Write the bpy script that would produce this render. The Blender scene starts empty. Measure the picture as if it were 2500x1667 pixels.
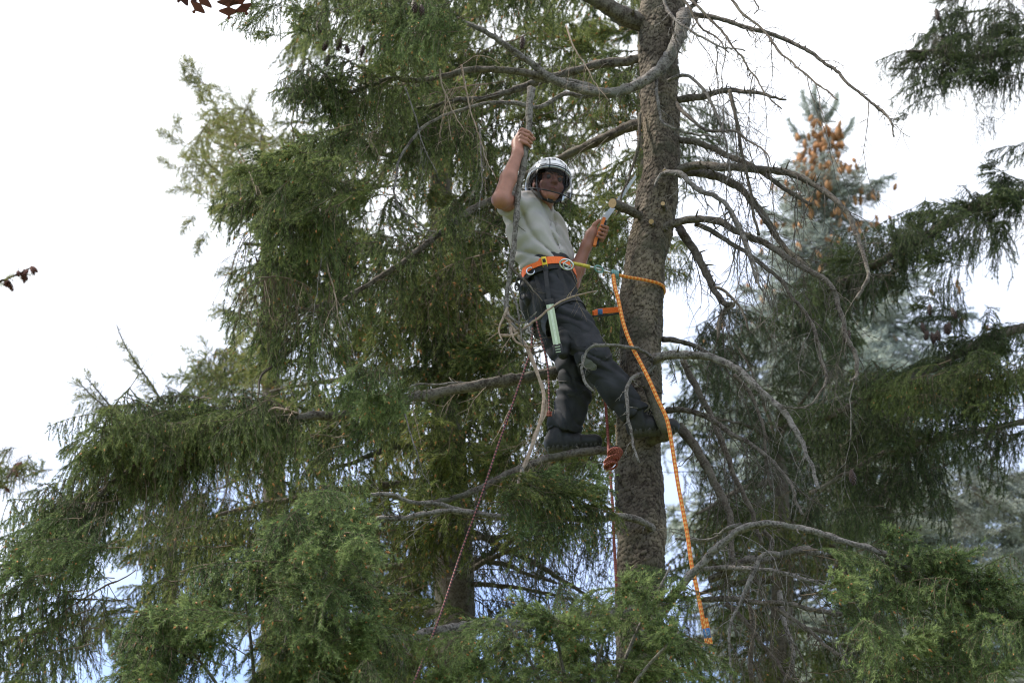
import bpy, math, random
import numpy as np
from mathutils import Vector, Matrix

random.seed(7)
rng = np.random.default_rng(11)
scene = bpy.context.scene
col = scene.collection
R = math.radians

# ---------------------------------------------------------------- camera
PITCH = R(28.0)
LENS, SENSOR = 107.0, 36.0
CAM = np.array([0.0, 0.0, 1.6])
FWD = np.array([0, math.cos(PITCH), math.sin(PITCH)])
UPV = np.array([0, -math.sin(PITCH), math.cos(PITCH)])
cam_d = bpy.data.cameras.new('camera')
cam = bpy.data.objects.new('camera', cam_d)
col.objects.link(cam)
cam.location = CAM
cam.rotation_euler = (R(90) + PITCH, 0, 0)
cam_d.lens, cam_d.sensor_width = LENS, SENSOR
cam_d.clip_start, cam_d.clip_end = 0.1, 2000
cam_d.dof.use_dof = True
cam_d.dof.focus_distance = 15.1
cam_d.dof.aperture_fstop = 4.0
scene.camera = cam

# ---------------------------------------------------------------- world and sun
SUN_EL, SUN_AZ = R(52), R(278)          # azimuth the light comes from, clockwise from +Y
w = bpy.data.worlds.new('World')
scene.world = w
w.use_nodes = True
nt = w.node_tree
nt.nodes.clear()
out = nt.nodes.new('ShaderNodeOutputWorld')
bg = nt.nodes.new('ShaderNodeBackground')
sky = nt.nodes.new('ShaderNodeTexSky')
sky.sky_type = 'NISHITA'
sky.sun_disc = False
sky.sun_elevation = SUN_EL
sky.sun_rotation = SUN_AZ
sky.ozone_density = 6
sky.dust_density = 0.3
tc = nt.nodes.new('ShaderNodeTexCoord')
nz = nt.nodes.new('ShaderNodeTexNoise')
nz.inputs['Scale'].default_value = 2.3
nz.inputs['Detail'].default_value = 5
nz.inputs['Roughness'].default_value = 0.5
nt.links.new(tc.outputs['Generated'], nz.inputs['Vector'])
rp = nt.nodes.new('ShaderNodeMapRange')
rp.inputs['From Min'].default_value = 0.41
rp.inputs['From Max'].default_value = 0.60
rp.inputs['To Min'].default_value = 0.18
rp.inputs['To Max'].default_value = 0.93
sxyz = nt.nodes.new('ShaderNodeSeparateXYZ')
nt.links.new(tc.outputs['Generated'], sxyz.inputs[0])
hgt = nt.nodes.new('ShaderNodeMath'); hgt.operation = 'MULTIPLY_ADD'      # cloud thickens overhead, thins towards the horizon
hgt.inputs[1].default_value = 0.9; hgt.inputs[2].default_value = -0.40
nt.links.new(sxyz.outputs['Z'], hgt.inputs[0])
sm_ = nt.nodes.new('ShaderNodeMath'); sm_.operation = 'ADD'
nt.links.new(hgt.outputs[0], sm_.inputs[0]); nt.links.new(nz.outputs['Fac'], sm_.inputs[1])
nt.links.new(sm_.outputs[0], rp.inputs['Value'])
mx = nt.nodes.new('ShaderNodeMixRGB')
mx.inputs['Color2'].default_value = (7.6, 7.75, 8.0, 1)      # bright thin cloud
nt.links.new(rp.outputs['Result'], mx.inputs['Fac'])
tint = nt.nodes.new('ShaderNodeMixRGB'); tint.blend_type = 'MULTIPLY'; tint.inputs['Fac'].default_value = 1
tint.inputs['Color2'].default_value = (0.95, 1.14, 1.4, 1)      # clear patches a little bluer
nt.links.new(sky.outputs['Color'], tint.inputs['Color1'])
nt.links.new(tint.outputs['Color'], mx.inputs['Color1'])
nt.links.new(mx.outputs['Color'], bg.inputs['Color'])
bg.inputs['Strength'].default_value = 0.15
nt.links.new(bg.outputs['Background'], out.inputs['Surface'])

sun_d = bpy.data.lights.new('sun', 'SUN')
sun_d.energy = 5.0
sun_d.angle = R(5)
sun_d.color = (1.0, 0.94, 0.84)
sun = bpy.data.objects.new('sun', sun_d)
col.objects.link(sun)
to_sun = Vector((math.sin(SUN_AZ) * math.cos(SUN_EL), math.cos(SUN_AZ) * math.cos(SUN_EL), math.sin(SUN_EL)))
sun.rotation_euler = (-to_sun).to_track_quat('-Z', 'Y').to_euler()
sun.location = (0, 0, 60)

vs = scene.view_settings
vs.view_transform = 'Standard'
vs.look = 'None'
vs.exposure = 0.6
vs.gamma = 1.0
vs.use_curve_mapping = False
scene.render.engine = 'CYCLES'
scene.cycles.pixel_filter_type = 'BLACKMAN_HARRIS'
scene.cycles.filter_width = 1.15
scene.cycles.max_bounces = 6
scene.cycles.diffuse_bounces = 3
scene.cycles.transparent_max_bounces = 8

# ---------------------------------------------------------------- helpers
def P(px, py, Y):
    """photo position (2500 wide) at world depth Y"""
    x = (px - 1250.0) / 2500.0 * SENSOR / LENS
    y = (833.5 - py) / 2500.0 * SENSOR / LENS
    d = np.array([1.0, 0, 0]) * x + UPV * y + FWD
    return CAM + d * ((Y - CAM[1]) / d[1])

DS = 2500.0 / 2352.0
def D(px, py, Y):
    return P(px * DS, py * DS, Y)

def mpp(p):
    """metres per photo pixel at a world point"""
    return float(np.dot(np.asarray(p) - CAM, FWD)) * SENSOR / LENS / 2500.0

def nrm(v):
    v = np.asarray(v, float)
    return v / (np.linalg.norm(v) + 1e-12)

def catmull(pts, n):
    pts = np.asarray(pts, float)
    if len(pts) < 3:
        t = np.linspace(0, 1, n)[:, None]
        return pts[0] * (1 - t) + pts[-1] * t
    ext = np.vstack([2 * pts[0] - pts[1], pts, 2 * pts[-1] - pts[-2]])
    L = np.concatenate([[0], np.cumsum(np.linalg.norm(np.diff(pts[:, :3], axis=0), axis=1))])
    s = np.linspace(0, L[-1], n)
    k = np.clip(np.searchsorted(L, s, side='right') - 1, 0, len(pts) - 2)
    t = ((s - L[k]) / (L[k + 1] - L[k] + 1e-12))[:, None]
    p0, p1, p2, p3 = ext[k], ext[k + 1], ext[k + 2], ext[k + 3]
    return 0.5 * (2 * p1 + (p2 - p0) * t + (2 * p0 - 5 * p1 + 4 * p2 - p3) * t ** 2 + (3 * p1 - p0 - 3 * p2 + p3) * t ** 3)

class MB:
    """collects vertices and faces of one mesh"""
    def __init__(s):
        s.v, s.f3, s.f4, s.m3, s.m4, s.n, s.tone, s.uv = [], [], [], [], [], 0, [], []
    def add(s, v, f, m=0, tone=0.5, uv=None):
        v = np.asarray(v, float).reshape(-1, 3)
        f = np.asarray(f, int)
        if f.size:
            if f.shape[1] == 3:
                s.f3.append(f + s.n); s.m3.append(np.full(len(f), m))
            else:
                s.f4.append(f + s.n); s.m4.append(np.full(len(f), m))
        s.v.append(v)
        s.tone.append(np.full(len(v), tone) if np.isscalar(tone) else np.asarray(tone, float))
        s.uv.append(np.zeros((len(v), 2)) if uv is None else np.asarray(uv, float))
        s.n += len(v)
    def tube(s, pts, rad, seg=8, m=0, tone=0.5, cap=True, bump=0.0, seed=0):
        pts = np.asarray(pts, float)
        n = len(pts)
        rad = np.full(n, rad) if np.isscalar(rad) else np.asarray(rad, float)
        T = np.gradient(pts, axis=0)
        T /= np.linalg.norm(T, axis=1)[:, None] + 1e-12
        ref = np.array([0, 0, 1.0]) if abs(T[0][2]) < 0.9 else np.array([1.0, 0, 0])
        N = np.zeros_like(T)
        a = nrm(np.cross(T[0], ref)); N[0] = a
        for i in range(1, n):
            a = a - T[i] * np.dot(a, T[i]); a = a / (np.linalg.norm(a) + 1e-12); N[i] = a
        B = np.cross(T, N)
        th = np.linspace(0, 2 * math.pi, seg, endpoint=False)
        rr = np.repeat(rad[:, None], seg, 1)
        if bump:
            g = np.random.default_rng(seed)
            nn = g.normal(0, 1, (n, seg))
            nn = nn + 0.5 * np.roll(nn, 1, 0) + 0.5 * np.roll(nn, 1, 1)
            rr = rr * (1 + bump * nn)
        V = pts[:, None, :] + N[:, None, :] * (np.cos(th)[None, :, None] * rr[:, :, None]) + B[:, None, :] * (np.sin(th)[None, :, None] * rr[:, :, None])
        i, j = np.meshgrid(np.arange(n - 1), np.arange(seg), indexing='ij')
        j2 = (j + 1) % seg
        F = np.stack([i * seg + j, i * seg + j2, (i + 1) * seg + j2, (i + 1) * seg + j], -1).reshape(-1, 4)
        arc = np.concatenate([[0], np.cumsum(np.linalg.norm(np.diff(pts, axis=0), axis=1))])
        uv = np.stack([np.tile(np.linspace(0, 1, seg, endpoint=False), n), np.repeat(arc, seg)], 1)
        base = s.n
        s.add(V.reshape(-1, 3), F, m, tone, uv)
        if cap:
            for k, c in ((0, pts[0]), (n - 1, pts[-1])):
                idx = s.n
                s.add(c[None], np.zeros((0, 3), int), m, tone)
                q = np.arange(seg); q2 = (q + 1) % seg
                a0 = base + k * seg
                fa = np.stack([np.full(seg, idx), a0 + q, a0 + q2], 1) if k else np.stack([np.full(seg, idx), a0 + q2, a0 + q], 1)
                s.f3.append(fa); s.m3.append(np.full(seg, m))
    def mesh(s, name, mats, smooth=True, uv=False):
        v = np.vstack(s.v)
        f3 = np.vstack(s.f3) if s.f3 else np.zeros((0, 3), int)
        f4 = np.vstack(s.f4) if s.f4 else np.zeros((0, 4), int)
        mi = np.concatenate(s.m3 + s.m4) if (s.m3 or s.m4) else np.zeros(0)
        me = bpy.data.meshes.new(name)
        me.vertices.add(len(v)); me.vertices.foreach_set('co', v.ravel().astype(np.float32))
        me.loops.add(f3.size + f4.size)
        li = np.concatenate([f3.ravel(), f4.ravel()]).astype(np.int32)
        me.loops.foreach_set('vertex_index', li)
        me.polygons.add(len(f3) + len(f4))
        st = np.concatenate([np.arange(len(f3)) * 3, f3.size + np.arange(len(f4)) * 4]).astype(np.int32)
        me.polygons.foreach_set('loop_start', st)
        me.polygons.foreach_set('material_index', mi.astype(np.int32))
        me.polygons.foreach_set('use_smooth', np.full(len(f3) + len(f4), smooth and not getattr(s, 'flat', False)))
        a = me.attributes.new('tone', 'FLOAT', 'POINT')
        a.data.foreach_set('value', np.concatenate(s.tone).astype(np.float32))
        if uv:
            L = me.uv_layers.new(name='UVMap')
            L.data.foreach_set('uv', np.vstack(s.uv)[li].ravel().astype(np.float32))
        for x in mats:
            me.materials.append(x)
        me.update(calc_edges=True)
        return me

def link(name, me, parent=None, **props):
    o = bpy.data.objects.new(name, me)
    col.objects.link(o)
    if parent is not None:
        o.parent = parent
    for k, v in props.items():
        o[k] = v
    return o

def thing(name, loc, label, cat, group=None):
    o = bpy.data.objects.new(name, None)
    o.empty_display_size = 0.1
    col.objects.link(o)
    o.location = loc
    o['label'] = label
    o['category'] = cat
    if group:
        o['group'] = group
    o['_o'] = [float(c) for c in loc]
    return o

def part(name, mb, mats, parent, smooth=True, uv=False, **props):
    """mesh with world coordinates, parented to a thing placed at loc"""
    me = mb.mesh(name, mats, smooth, uv)
    o = link(name, me, parent, **props)
    if parent is not None:
        root = parent
        loc = np.zeros(3)
        while root is not None:
            loc += np.array(root.location); root = root.parent
        o.location = -loc
    return o

# ---------------------------------------------------------------- materials
def mat(name, build):
    m = bpy.data.materials.new(name)
    m.use_nodes = True
    n = m.node_tree
    b = n.nodes['Principled BSDF']
    build(n, b)
    return m

def ND(n, t, **kw):
    x = n.nodes.new(t)
    for k, v in kw.items():
        x.inputs[k].default_value = v
    return x

def ramp(n, stops):
    r = n.nodes.new('ShaderNodeValToRGB')
    e = r.color_ramp.elements
    while len(e) < len(stops):
        e.new(0.5)
    for i, (p, c) in enumerate(stops):
        e[i].position = p; e[i].color = (*c, 1)
    return r

def plain(name, c, rough=0.6, metal=0.0, spec=0.4, noise=0.15, scale=60, bump=0.0):
    def f(n, b):
        tc = n.nodes.new('ShaderNodeTexCoord')
        t = ND(n, 'ShaderNodeTexNoise', Scale=scale, Detail=4)
        n.links.new(tc.outputs['Object'], t.inputs['Vector'])
        r = ramp(n, [(0.3, tuple(x * (1 - noise) for x in c)), (0.7, tuple(min(1, x * (1 + noise)) for x in c))])
        n.links.new(t.outputs['Fac'], r.inputs['Fac'])
        n.links.new(r.outputs['Color'], b.inputs['Base Color'])
        b.inputs['Roughness'].default_value = rough
        b.inputs['Metallic'].default_value = metal
        b.inputs['Specular IOR Level'].default_value = spec
        if bump:
            bm = ND(n, 'ShaderNodeBump', Strength=bump, Distance=0.002)
            n.links.new(t.outputs['Fac'], bm.inputs['Height'])
            n.links.new(bm.outputs['Normal'], b.inputs['Normal'])
    return mat(name, f)

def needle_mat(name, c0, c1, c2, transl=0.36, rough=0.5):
    """c0 old inner needles deepened for shade, c1 typical, c2 young tips lifted as highlights; whole sprays differ a little"""
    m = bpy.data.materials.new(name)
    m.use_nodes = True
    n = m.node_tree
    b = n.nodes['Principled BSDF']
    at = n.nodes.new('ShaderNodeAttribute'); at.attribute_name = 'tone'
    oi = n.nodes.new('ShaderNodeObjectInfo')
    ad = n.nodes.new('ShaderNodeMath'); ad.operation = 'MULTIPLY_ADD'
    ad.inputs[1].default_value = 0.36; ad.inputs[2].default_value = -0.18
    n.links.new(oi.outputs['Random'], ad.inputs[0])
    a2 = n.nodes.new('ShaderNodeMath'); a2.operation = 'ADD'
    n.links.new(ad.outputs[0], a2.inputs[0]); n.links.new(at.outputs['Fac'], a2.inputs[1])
    r = ramp(n, [(0.0, c0), (0.5, c1), (1.0, c2)])  # dark end also paints shade between shoots, bright end their highlights
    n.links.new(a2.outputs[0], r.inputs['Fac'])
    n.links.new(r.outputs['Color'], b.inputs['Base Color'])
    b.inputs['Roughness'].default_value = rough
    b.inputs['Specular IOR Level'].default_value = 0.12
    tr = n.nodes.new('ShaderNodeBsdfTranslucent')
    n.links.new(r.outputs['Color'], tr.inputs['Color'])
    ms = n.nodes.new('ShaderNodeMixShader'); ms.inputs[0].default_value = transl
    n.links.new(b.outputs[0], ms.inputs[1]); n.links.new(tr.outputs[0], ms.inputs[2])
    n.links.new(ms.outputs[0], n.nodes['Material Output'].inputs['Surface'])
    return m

def bark_mat(name, dark, mid, light, lichen, scale=1.0, attr=False):
    def f(n, b):
        tc = n.nodes.new('ShaderNodeTexCoord')
        t = ND(n, 'ShaderNodeTexNoise', Scale=14 * scale, Detail=8, Roughness=0.65)
        n.links.new(tc.outputs['Object'], t.inputs['Vector'])
        v = n.nodes.new('ShaderNodeTexVoronoi'); v.inputs['Scale'].default_value = 55 * scale
        n.links.new(tc.outputs['Object'], v.inputs['Vector'])
        sm = n.nodes.new('ShaderNodeMath'); sm.operation = 'MULTIPLY_ADD'
        sm.inputs[1].default_value = 0.35; n.links.new(v.outputs['Distance'], sm.inputs[0]); n.links.new(t.outputs['Fac'], sm.inputs[2])
        src = sm.outputs[0]
        if attr:
            at = n.nodes.new('ShaderNodeAttribute'); at.attribute_name = 'tone'
            s2 = n.nodes.new('ShaderNodeMath'); s2.operation = 'MULTIPLY_ADD'
            s2.inputs[1].default_value = 0.5; n.links.new(at.outputs['Fac'], s2.inputs[0])
            s3 = n.nodes.new('ShaderNodeMath'); s3.operation = 'MULTIPLY'; s3.inputs[1].default_value = 0.62
            n.links.new(sm.outputs[0], s3.inputs[0]); n.links.new(s3.outputs[0], s2.inputs[2])
            src = s2.outputs[0]
        r = ramp(n, [(0.34, dark), (0.55, mid), (0.78, light)])
        n.links.new(src, r.inputs['Fac'])
        t2 = ND(n, 'ShaderNodeTexNoise', Scale=5 * scale, Detail=6, Roughness=0.7)
        n.links.new(tc.outputs['Object'], t2.inputs['Vector'])
        r2 = ramp(n, [(0.52, (0, 0, 0)), (0.66, (0.75, 0.75, 0.75))])
        n.links.new(t2.outputs['Fac'], r2.inputs['Fac'])
        m_ = n.nodes.new('ShaderNodeMixRGB'); m_.inputs['Color2'].default_value = (*lichen, 1)
        n.links.new(r2.outputs['Color'], m_.inputs['Fac']); n.links.new(r.outputs['Color'], m_.inputs['Color1'])
        fin = m_.outputs['Color']
        if attr:
            t3 = ND(n, 'ShaderNodeTexNoise', Scale=2.6, Detail=5, Roughness=0.6)
            n.links.new(tc.outputs['Object'], t3.inputs['Vector'])
            r3 = ramp(n, [(0.35, (0.45, 0.42, 0.40)), (0.5, (0.85, 0.84, 0.82)), (0.66, (1.25, 1.22, 1.1))])
            n.links.new(t3.outputs['Fac'], r3.inputs['Fac'])
            m3_ = n.nodes.new('ShaderNodeMixRGB'); m3_.blend_type = 'MULTIPLY'; m3_.inputs['Fac'].default_value = 1
            n.links.new(fin, m3_.inputs['Color1']); n.links.new(r3.outputs['Color'], m3_.inputs['Color2']); fin = m3_.outputs['Color']
        n.links.new(fin, b.inputs['Base Color'])
        b.inputs['Roughness'].default_value = 0.9
        b.inputs['Specular IOR Level'].default_value = 0.2
        bm = ND(n, 'ShaderNodeBump', Strength=0.9, Distance=0.006)
        n.links.new(sm.outputs[0], bm.inputs['Height'])
        n.links.new(bm.outputs['Normal'], b.inputs['Normal'])
    return mat(name, f)

M = {}
M['trunk'] = bark_mat('trunk_bark', (0.010, 0.007, 0.005), (0.056, 0.042, 0.032), (0.165, 0.135, 0.105), (0.075, 0.072, 0.048), 1.3, attr=True)
M['bark'] = bark_mat('branch_bark', (0.02, 0.015, 0.012), (0.055, 0.042, 0.034), (0.14, 0.12, 0.10), (0.08, 0.08, 0.058), 1.6)
M['bark_grey'] = bark_mat('lichened_bark', (0.022, 0.017, 0.015), (0.07, 0.058, 0.05), (0.20, 0.178, 0.16), (0.11, 0.108, 0.085), 1.8)
M['bark_dark'] = bark_mat('dark_bark', (0.02, 0.015, 0.012), (0.06, 0.045, 0.036), (0.12, 0.1, 0.08), (0.09, 0.09, 0.06), 1.6)
M['bark_pale'] = bark_mat('pale_stripped_bark', (0.12, 0.08, 0.055), (0.24, 0.17, 0.125), (0.36, 0.27, 0.21), (0.28, 0.23, 0.18), 1.2)
M['twig'] = plain('twig_wood', (0.13, 0.09, 0.06), 0.85, noise=0.5, scale=9)
M['twig_pale'] = plain('dry_twig_wood', (0.22, 0.18, 0.14), 0.85, noise=0.4, scale=8)
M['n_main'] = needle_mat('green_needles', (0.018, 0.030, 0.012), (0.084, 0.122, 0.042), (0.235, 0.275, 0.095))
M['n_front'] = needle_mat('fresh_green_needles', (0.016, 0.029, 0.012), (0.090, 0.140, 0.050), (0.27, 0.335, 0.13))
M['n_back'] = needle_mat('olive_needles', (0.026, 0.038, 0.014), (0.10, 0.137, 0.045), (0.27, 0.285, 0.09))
M['n_sun'] = needle_mat('sunlit_olive_needles', (0.10, 0.11, 0.035), (0.27, 0.29, 0.095), (0.42, 0.42, 0.16))  # lit copy of the olive needles, sunshine put into the colour
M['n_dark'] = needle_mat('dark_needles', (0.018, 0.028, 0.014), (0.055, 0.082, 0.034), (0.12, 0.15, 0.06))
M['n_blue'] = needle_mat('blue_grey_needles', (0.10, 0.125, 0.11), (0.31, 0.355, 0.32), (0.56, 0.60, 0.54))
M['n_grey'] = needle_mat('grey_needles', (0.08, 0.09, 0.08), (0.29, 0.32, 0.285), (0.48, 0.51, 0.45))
M['bud'] = plain('russet_bud', (0.36, 0.15, 0.05), 0.7, noise=0.4, scale=20)
M['cone_orange'] = plain('orange_cone', (0.40, 0.205, 0.09), 0.8, noise=0.55, scale=9)
M['cone_dark'] = plain('dark_cone', (0.045, 0.022, 0.015), 0.6, noise=0.4, scale=60)
M['cut_wood'] = plain('fresh_cut_wood', (0.46, 0.30, 0.16), 0.8, noise=0.15, scale=90)

# ---------------------------------------------------------------- the ground
gb = MB()
N = 61
gx = np.linspace(-1, 1, N); gx = np.sign(gx) * np.abs(gx) ** 2.2 * 900
X, Yg = np.meshgrid(gx, gx, indexing='ij')
Z = 0.25 * np.sin(X * 0.05) * np.cos(Yg * 0.04) * np.clip(np.hypot(X, Yg) / 40, 0, 1)
ii, jj = np.meshgrid(np.arange(N - 1), np.arange(N - 1), indexing='ij')
gb.add(np.stack([X, Yg, Z], -1).reshape(-1, 3), np.stack([ii * N + jj, (ii + 1) * N + jj, (ii + 1) * N + jj + 1, ii * N + jj + 1], -1).reshape(-1, 4))
def gmat(n, b):
    tc = n.nodes.new('ShaderNodeTexCoord')
    t = ND(n, 'ShaderNodeTexNoise', Scale=0.8, Detail=9, Roughness=0.7)
    n.links.new(tc.outputs['Object'], t.inputs['Vector'])
    r = ramp(n, [(0.3, (0.07, 0.1, 0.03)), (0.55, (0.12, 0.15, 0.05)), (0.75, (0.2, 0.17, 0.11))])
    n.links.new(t.outputs['Fac'], r.inputs['Fac']); n.links.new(r.outputs['Color'], b.inputs['Base Color'])
    b.inputs['Roughness'].default_value = 0.95
part('ground', gb, [mat('grassy_ground', gmat)], None, kind='structure')

# ---------------------------------------------------------------- spruce sprays (shared meshes)
DOWN = np.array([0, 0, -1.0])

def wander(g, start, d, length, n, droop, wig=0.06, lift=0.0):
    p = np.array(start, float); d = nrm(d); pts = [p.copy()]
    ds = length / n
    for i in range(n):
        d = nrm(d + DOWN * droop * ds + g.normal(0, wig, 3) + np.array([0, 0, lift * ds * (i / n)]))
        p = p + d * ds
        pts.append(p.copy())
    return np.array(pts)

def needles(mb, g, pts, length, dens, width, m, tone0, tone1, spread=0.9, fill=1.0):
    """flat three-cornered needles all round a shoot"""
    pts = np.asarray(pts)
    seg = np.linalg.norm(np.diff(pts, axis=0), axis=1)
    L = seg.sum()
    n = max(4, int(L * dens * fill))
    s = np.sort(g.uniform(0, L, n))
    cum = np.concatenate([[0], np.cumsum(seg)])
    k = np.clip(np.searchsorted(cum, s, side='right') - 1, 0, len(seg) - 1)
    t = ((s - cum[k]) / (seg[k] + 1e-9))[:, None]
    p = pts[k] * (1 - t) + pts[k + 1] * t
    T = (pts[k + 1] - pts[k]) / (seg[k][:, None] + 1e-9)
    rnd = g.normal(0, 1, (n, 3)); rnd[:, 2] += 0.35
    rad = rnd - T * np.sum(rnd * T, 1)[:, None]
    rad /= np.linalg.norm(rad, axis=1)[:, None] + 1e-9
    ang = g.uniform(0.75, 1.15, n)[:, None] * spread
    d = T * np.cos(ang) + rad * np.sin(ang)
    side = np.cross(d, g.normal(0, 1, (n, 3))); side /= np.linalg.norm(side, axis=1)[:, None] + 1e-9
    ln = length * g.uniform(0.75, 1.15, n)[:, None]
    V = np.stack([p - side * width / 2, p + side * width / 2, p + d * ln], 1).reshape(-1, 3)
    F = np.arange(3 * n).reshape(-1, 3)
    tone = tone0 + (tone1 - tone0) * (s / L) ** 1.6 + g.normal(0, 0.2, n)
    mb.add(V, F, m, np.repeat(np.clip(tone, 0, 1), 3))

def bud(mb, p, d, r, m):
    d = nrm(d); a = nrm(np.cross(d, [0.3, 0.5, 0.8])); b = np.cross(d, a)
    V = [p - d * r, p + a * r * .6, p + b * r * .6, p - a * r * .6, p - b * r * .6, p + d * r * 1.6]
    F = [(0, 2, 1), (0, 3, 2), (0, 4, 3), (0, 1, 4), (5, 1, 2), (5, 2, 3), (5, 3, 4), (5, 4, 1)]
    mb.add(V, F, m, 0.5)

def spray(kind, seed, nl=0.019, nw=0.0029, dens=680, buds=0.03, back=0.12, spread=0.9, ter=1.0):
    """one bough end: wood (slot 0), needles (slot 1), buds (slot 2). Grows along +X and hangs along -Z"""
    g = np.random.default_rng(seed)
    mb = MB()
    def shoot(pts, r, t0, t1, fill=1.0, nd=True):
        mb.tube(pts, np.linspace(r, r * 0.45, len(pts)), 3, 0, 0.5, cap=False)
        if nd:
            needles(mb, g, pts, nl, dens, nw, 1, t0, t1, fill=fill, spread=spread)
            if g.random() < buds:
                bud(mb, pts[-1], pts[-1] - pts[-2], g.uniform(.008, .014), 2)
    if kind == 'frond':
        L = g.uniform(.55, .7)
        ax = wander(g, (0, 0, 0), (1, 0, .12), L, 14, 0.9, .035)
        shoot(ax, .004, .25, .8)
        for s in np.arange(.06, 1.0, .075):
            for sd in (-1, 1):
                if g.random() < .1: continue
                i = min(int(s * 14), 13); p = ax[i] * (1 - (s * 14 - i)) + ax[i + 1] * (s * 14 - i)
                T = nrm(ax[i + 1] - ax[i])
                ln = (.32 * (1 - s) ** .7 + .07) * g.uniform(.6, 1.15)
                d = T * .75 + np.array([0, sd, 0]) * g.uniform(.55, .9) + DOWN * g.uniform(0, .5)
                q = wander(g, p, d, ln, 6, 2.8, .06)
                shoot(q, .0025, .3, .85)
                if ln > .1:
                    for t in np.arange(.2, .9, .075 / ln):
                        if g.random() < 1 - .85 * ter: continue
                        k = min(int(t * 6), 5); pp = q[k] * (1 - (t * 6 - k)) + q[k + 1] * (t * 6 - k)
                        TT = nrm(q[k + 1] - q[k])
                        dd = TT * .7 + np.cross(TT, [0, 0, 1]) * g.choice([-1, 1]) * .7 + DOWN * g.uniform(0, .5)
                        shoot(wander(g, pp, dd, g.uniform(.06, .15), 4, 3.0, .05), .0016, .35, .95)
    elif kind == 'curtain':
        L = g.uniform(.4, .6)
        ax = wander(g, (0, 0, 0), (1, 0, .2), L, 12, 1.3, .04)
        shoot(ax, .0045, .2, .7, fill=.6)
        for s in np.arange(.02, 1.0, .105):
            for sd in (-1, 1):
                i = min(int(s * 12), 11); p = ax[i] * (1 - (s * 12 - i)) + ax[i + 1] * (s * 12 - i)
                ln = g.uniform(.16, .55) * (1.0 - .45 * s)
                q = wander(g, p, (g.uniform(.0, .5), sd * g.uniform(.2, .9), -.5), ln, 8, 9, .07)
                shoot(q, .003, .15, .8, fill=.8)
                for t in np.arange(.12, .92, .07 / ln):
                    if g.random() < 1 - .82 * ter: continue
                    k = min(int(t * 8), 7); pp = q[k] * (1 - (t * 8 - k)) + q[k + 1] * (t * 8 - k)
                    TT = nrm(q[k + 1] - q[k])
                    dd = TT * .95 + nrm(np.cross(TT, g.normal(0, 1, 3))) * .55
                    shoot(wander(g, pp, dd, g.uniform(.06, .16), 4, 4, .05), .0016, .25, .95)
    elif kind == 'tuft':
        ax = wander(g, (0, 0, 0), (1, 0, .25), .25, 6, .8, .04)
        shoot(ax, .005, .4, .8)
        for k in range(15):
            i = g.integers(1, 6); p = ax[i]
            d = np.array([1, g.uniform(-1, 1), g.uniform(-.6, .6)])
            q = wander(g, p, d, g.uniform(.1, .24), 5, 2.2, .05)
            shoot(q, .0022, .45, 1.0)
            for t in (2, 3, 4):
                for sd in (-1, 1):
                    TT = nrm(q[t] - q[t - 1])
                    shoot(wander(g, q[t], TT * .8 + nrm(np.cross(TT, g.normal(0, 1, 3))) * .5, g.uniform(.05, .12), 3, 1.5, .05), .0016, .4, 1.0) if g.random() < .7 else None
    elif kind == 'thin':            # half bare hanging twigs
        L = g.uniform(.45, .6)
        ax = wander(g, (0, 0, 0), (1, 0, 0), L, 10, 1.0, .06)
        shoot(ax, .006, .2, .6, nd=False)
        for k in range(22):
            i = g.integers(0, 10)
            ln = g.uniform(.2, .6)
            q = wander(g, ax[i], (g.uniform(-.2, .6), g.uniform(-.7, .7), -.6), ln, 9, 6, .12)
            shoot(q, .0026, .1, .5, nd=g.random() < .3, fill=.5)
            for t in range(2, 9):
                if g.random() < .35: continue
                TT = nrm(q[t] - q[t - 1])
                shoot(wander(g, q[t], TT * .7 + nrm(np.cross(TT, g.normal(0, 1, 3))) * .7, g.uniform(.04, .16), 4, 2.5, .12), .0015, .2, .8, nd=g.random() < .4, fill=.7)
    elif kind == 'upright':         # stiff shoots standing off a leader
        ax = wander(g, (0, 0, 0), (1, 0, 0), .7, 14, -.1, .03)
        shoot(ax, .006, .4, .8)
        for i in range(1, 14):
            for k in range(3):
                if g.random() < .25: continue
                TT = nrm(ax[i] - ax[i - 1])
                d = TT * .7 + nrm(np.cross(TT, g.normal(0, 1, 3))) * .8
                ln = (.26 * (1 - i / 14) + .05) * g.uniform(.7, 1.2)
                q = wander(g, ax[i], d, ln, 5, -1.2, .06)
                shoot(q, .0024, .4, .95)
                for t in range(2, 5):
                    TT2 = nrm(q[t] - q[t - 1])
                    if ln > .1:
                        shoot(wander(g, q[t], TT2 * .7 + nrm(np.cross(TT2, g.normal(0, 1, 3))) * .7, g.uniform(.03, .07), 3, 0, .06), .0016, .5, 1)
    elif kind == 'brush':           # stiff blue spruce bough, one metre long
        ax = wander(g, (0, 0, 0), (1, 0, -.05), 1.0, 14, -.25, .03)
        shoot(ax, .01, .3, .8)
        for s in np.arange(.1, 1.0, .06):
            for sd in (-1, 1):
                i = min(int(s * 14), 13); p = ax[i]
                ln = (.42 * (1 - s) ** .8 + .08) * g.uniform(.7, 1.1)
                q = wander(g, p, (.75, sd * .8, g.uniform(-.35, .2)), ln, 6, .6, .05)
                shoot(q, .004, .3, .9)
                for t in np.arange(.2, 1.0, .055 / ln):
                    for k2 in (-1, 1):
                        if g.random() < .25: continue
                        k = min(int(t * 6), 5); TT = nrm(q[k + 1] - q[k])
                        dd = TT * .7 + np.cross(TT, [0, 0, 1]) * k2 * .7 + np.array([0, 0, g.uniform(-.5, .3)])
                        shoot(wander(g, q[k], dd, g.uniform(.05, .13), 3, 0, .05), .002, .4, 1)
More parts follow.
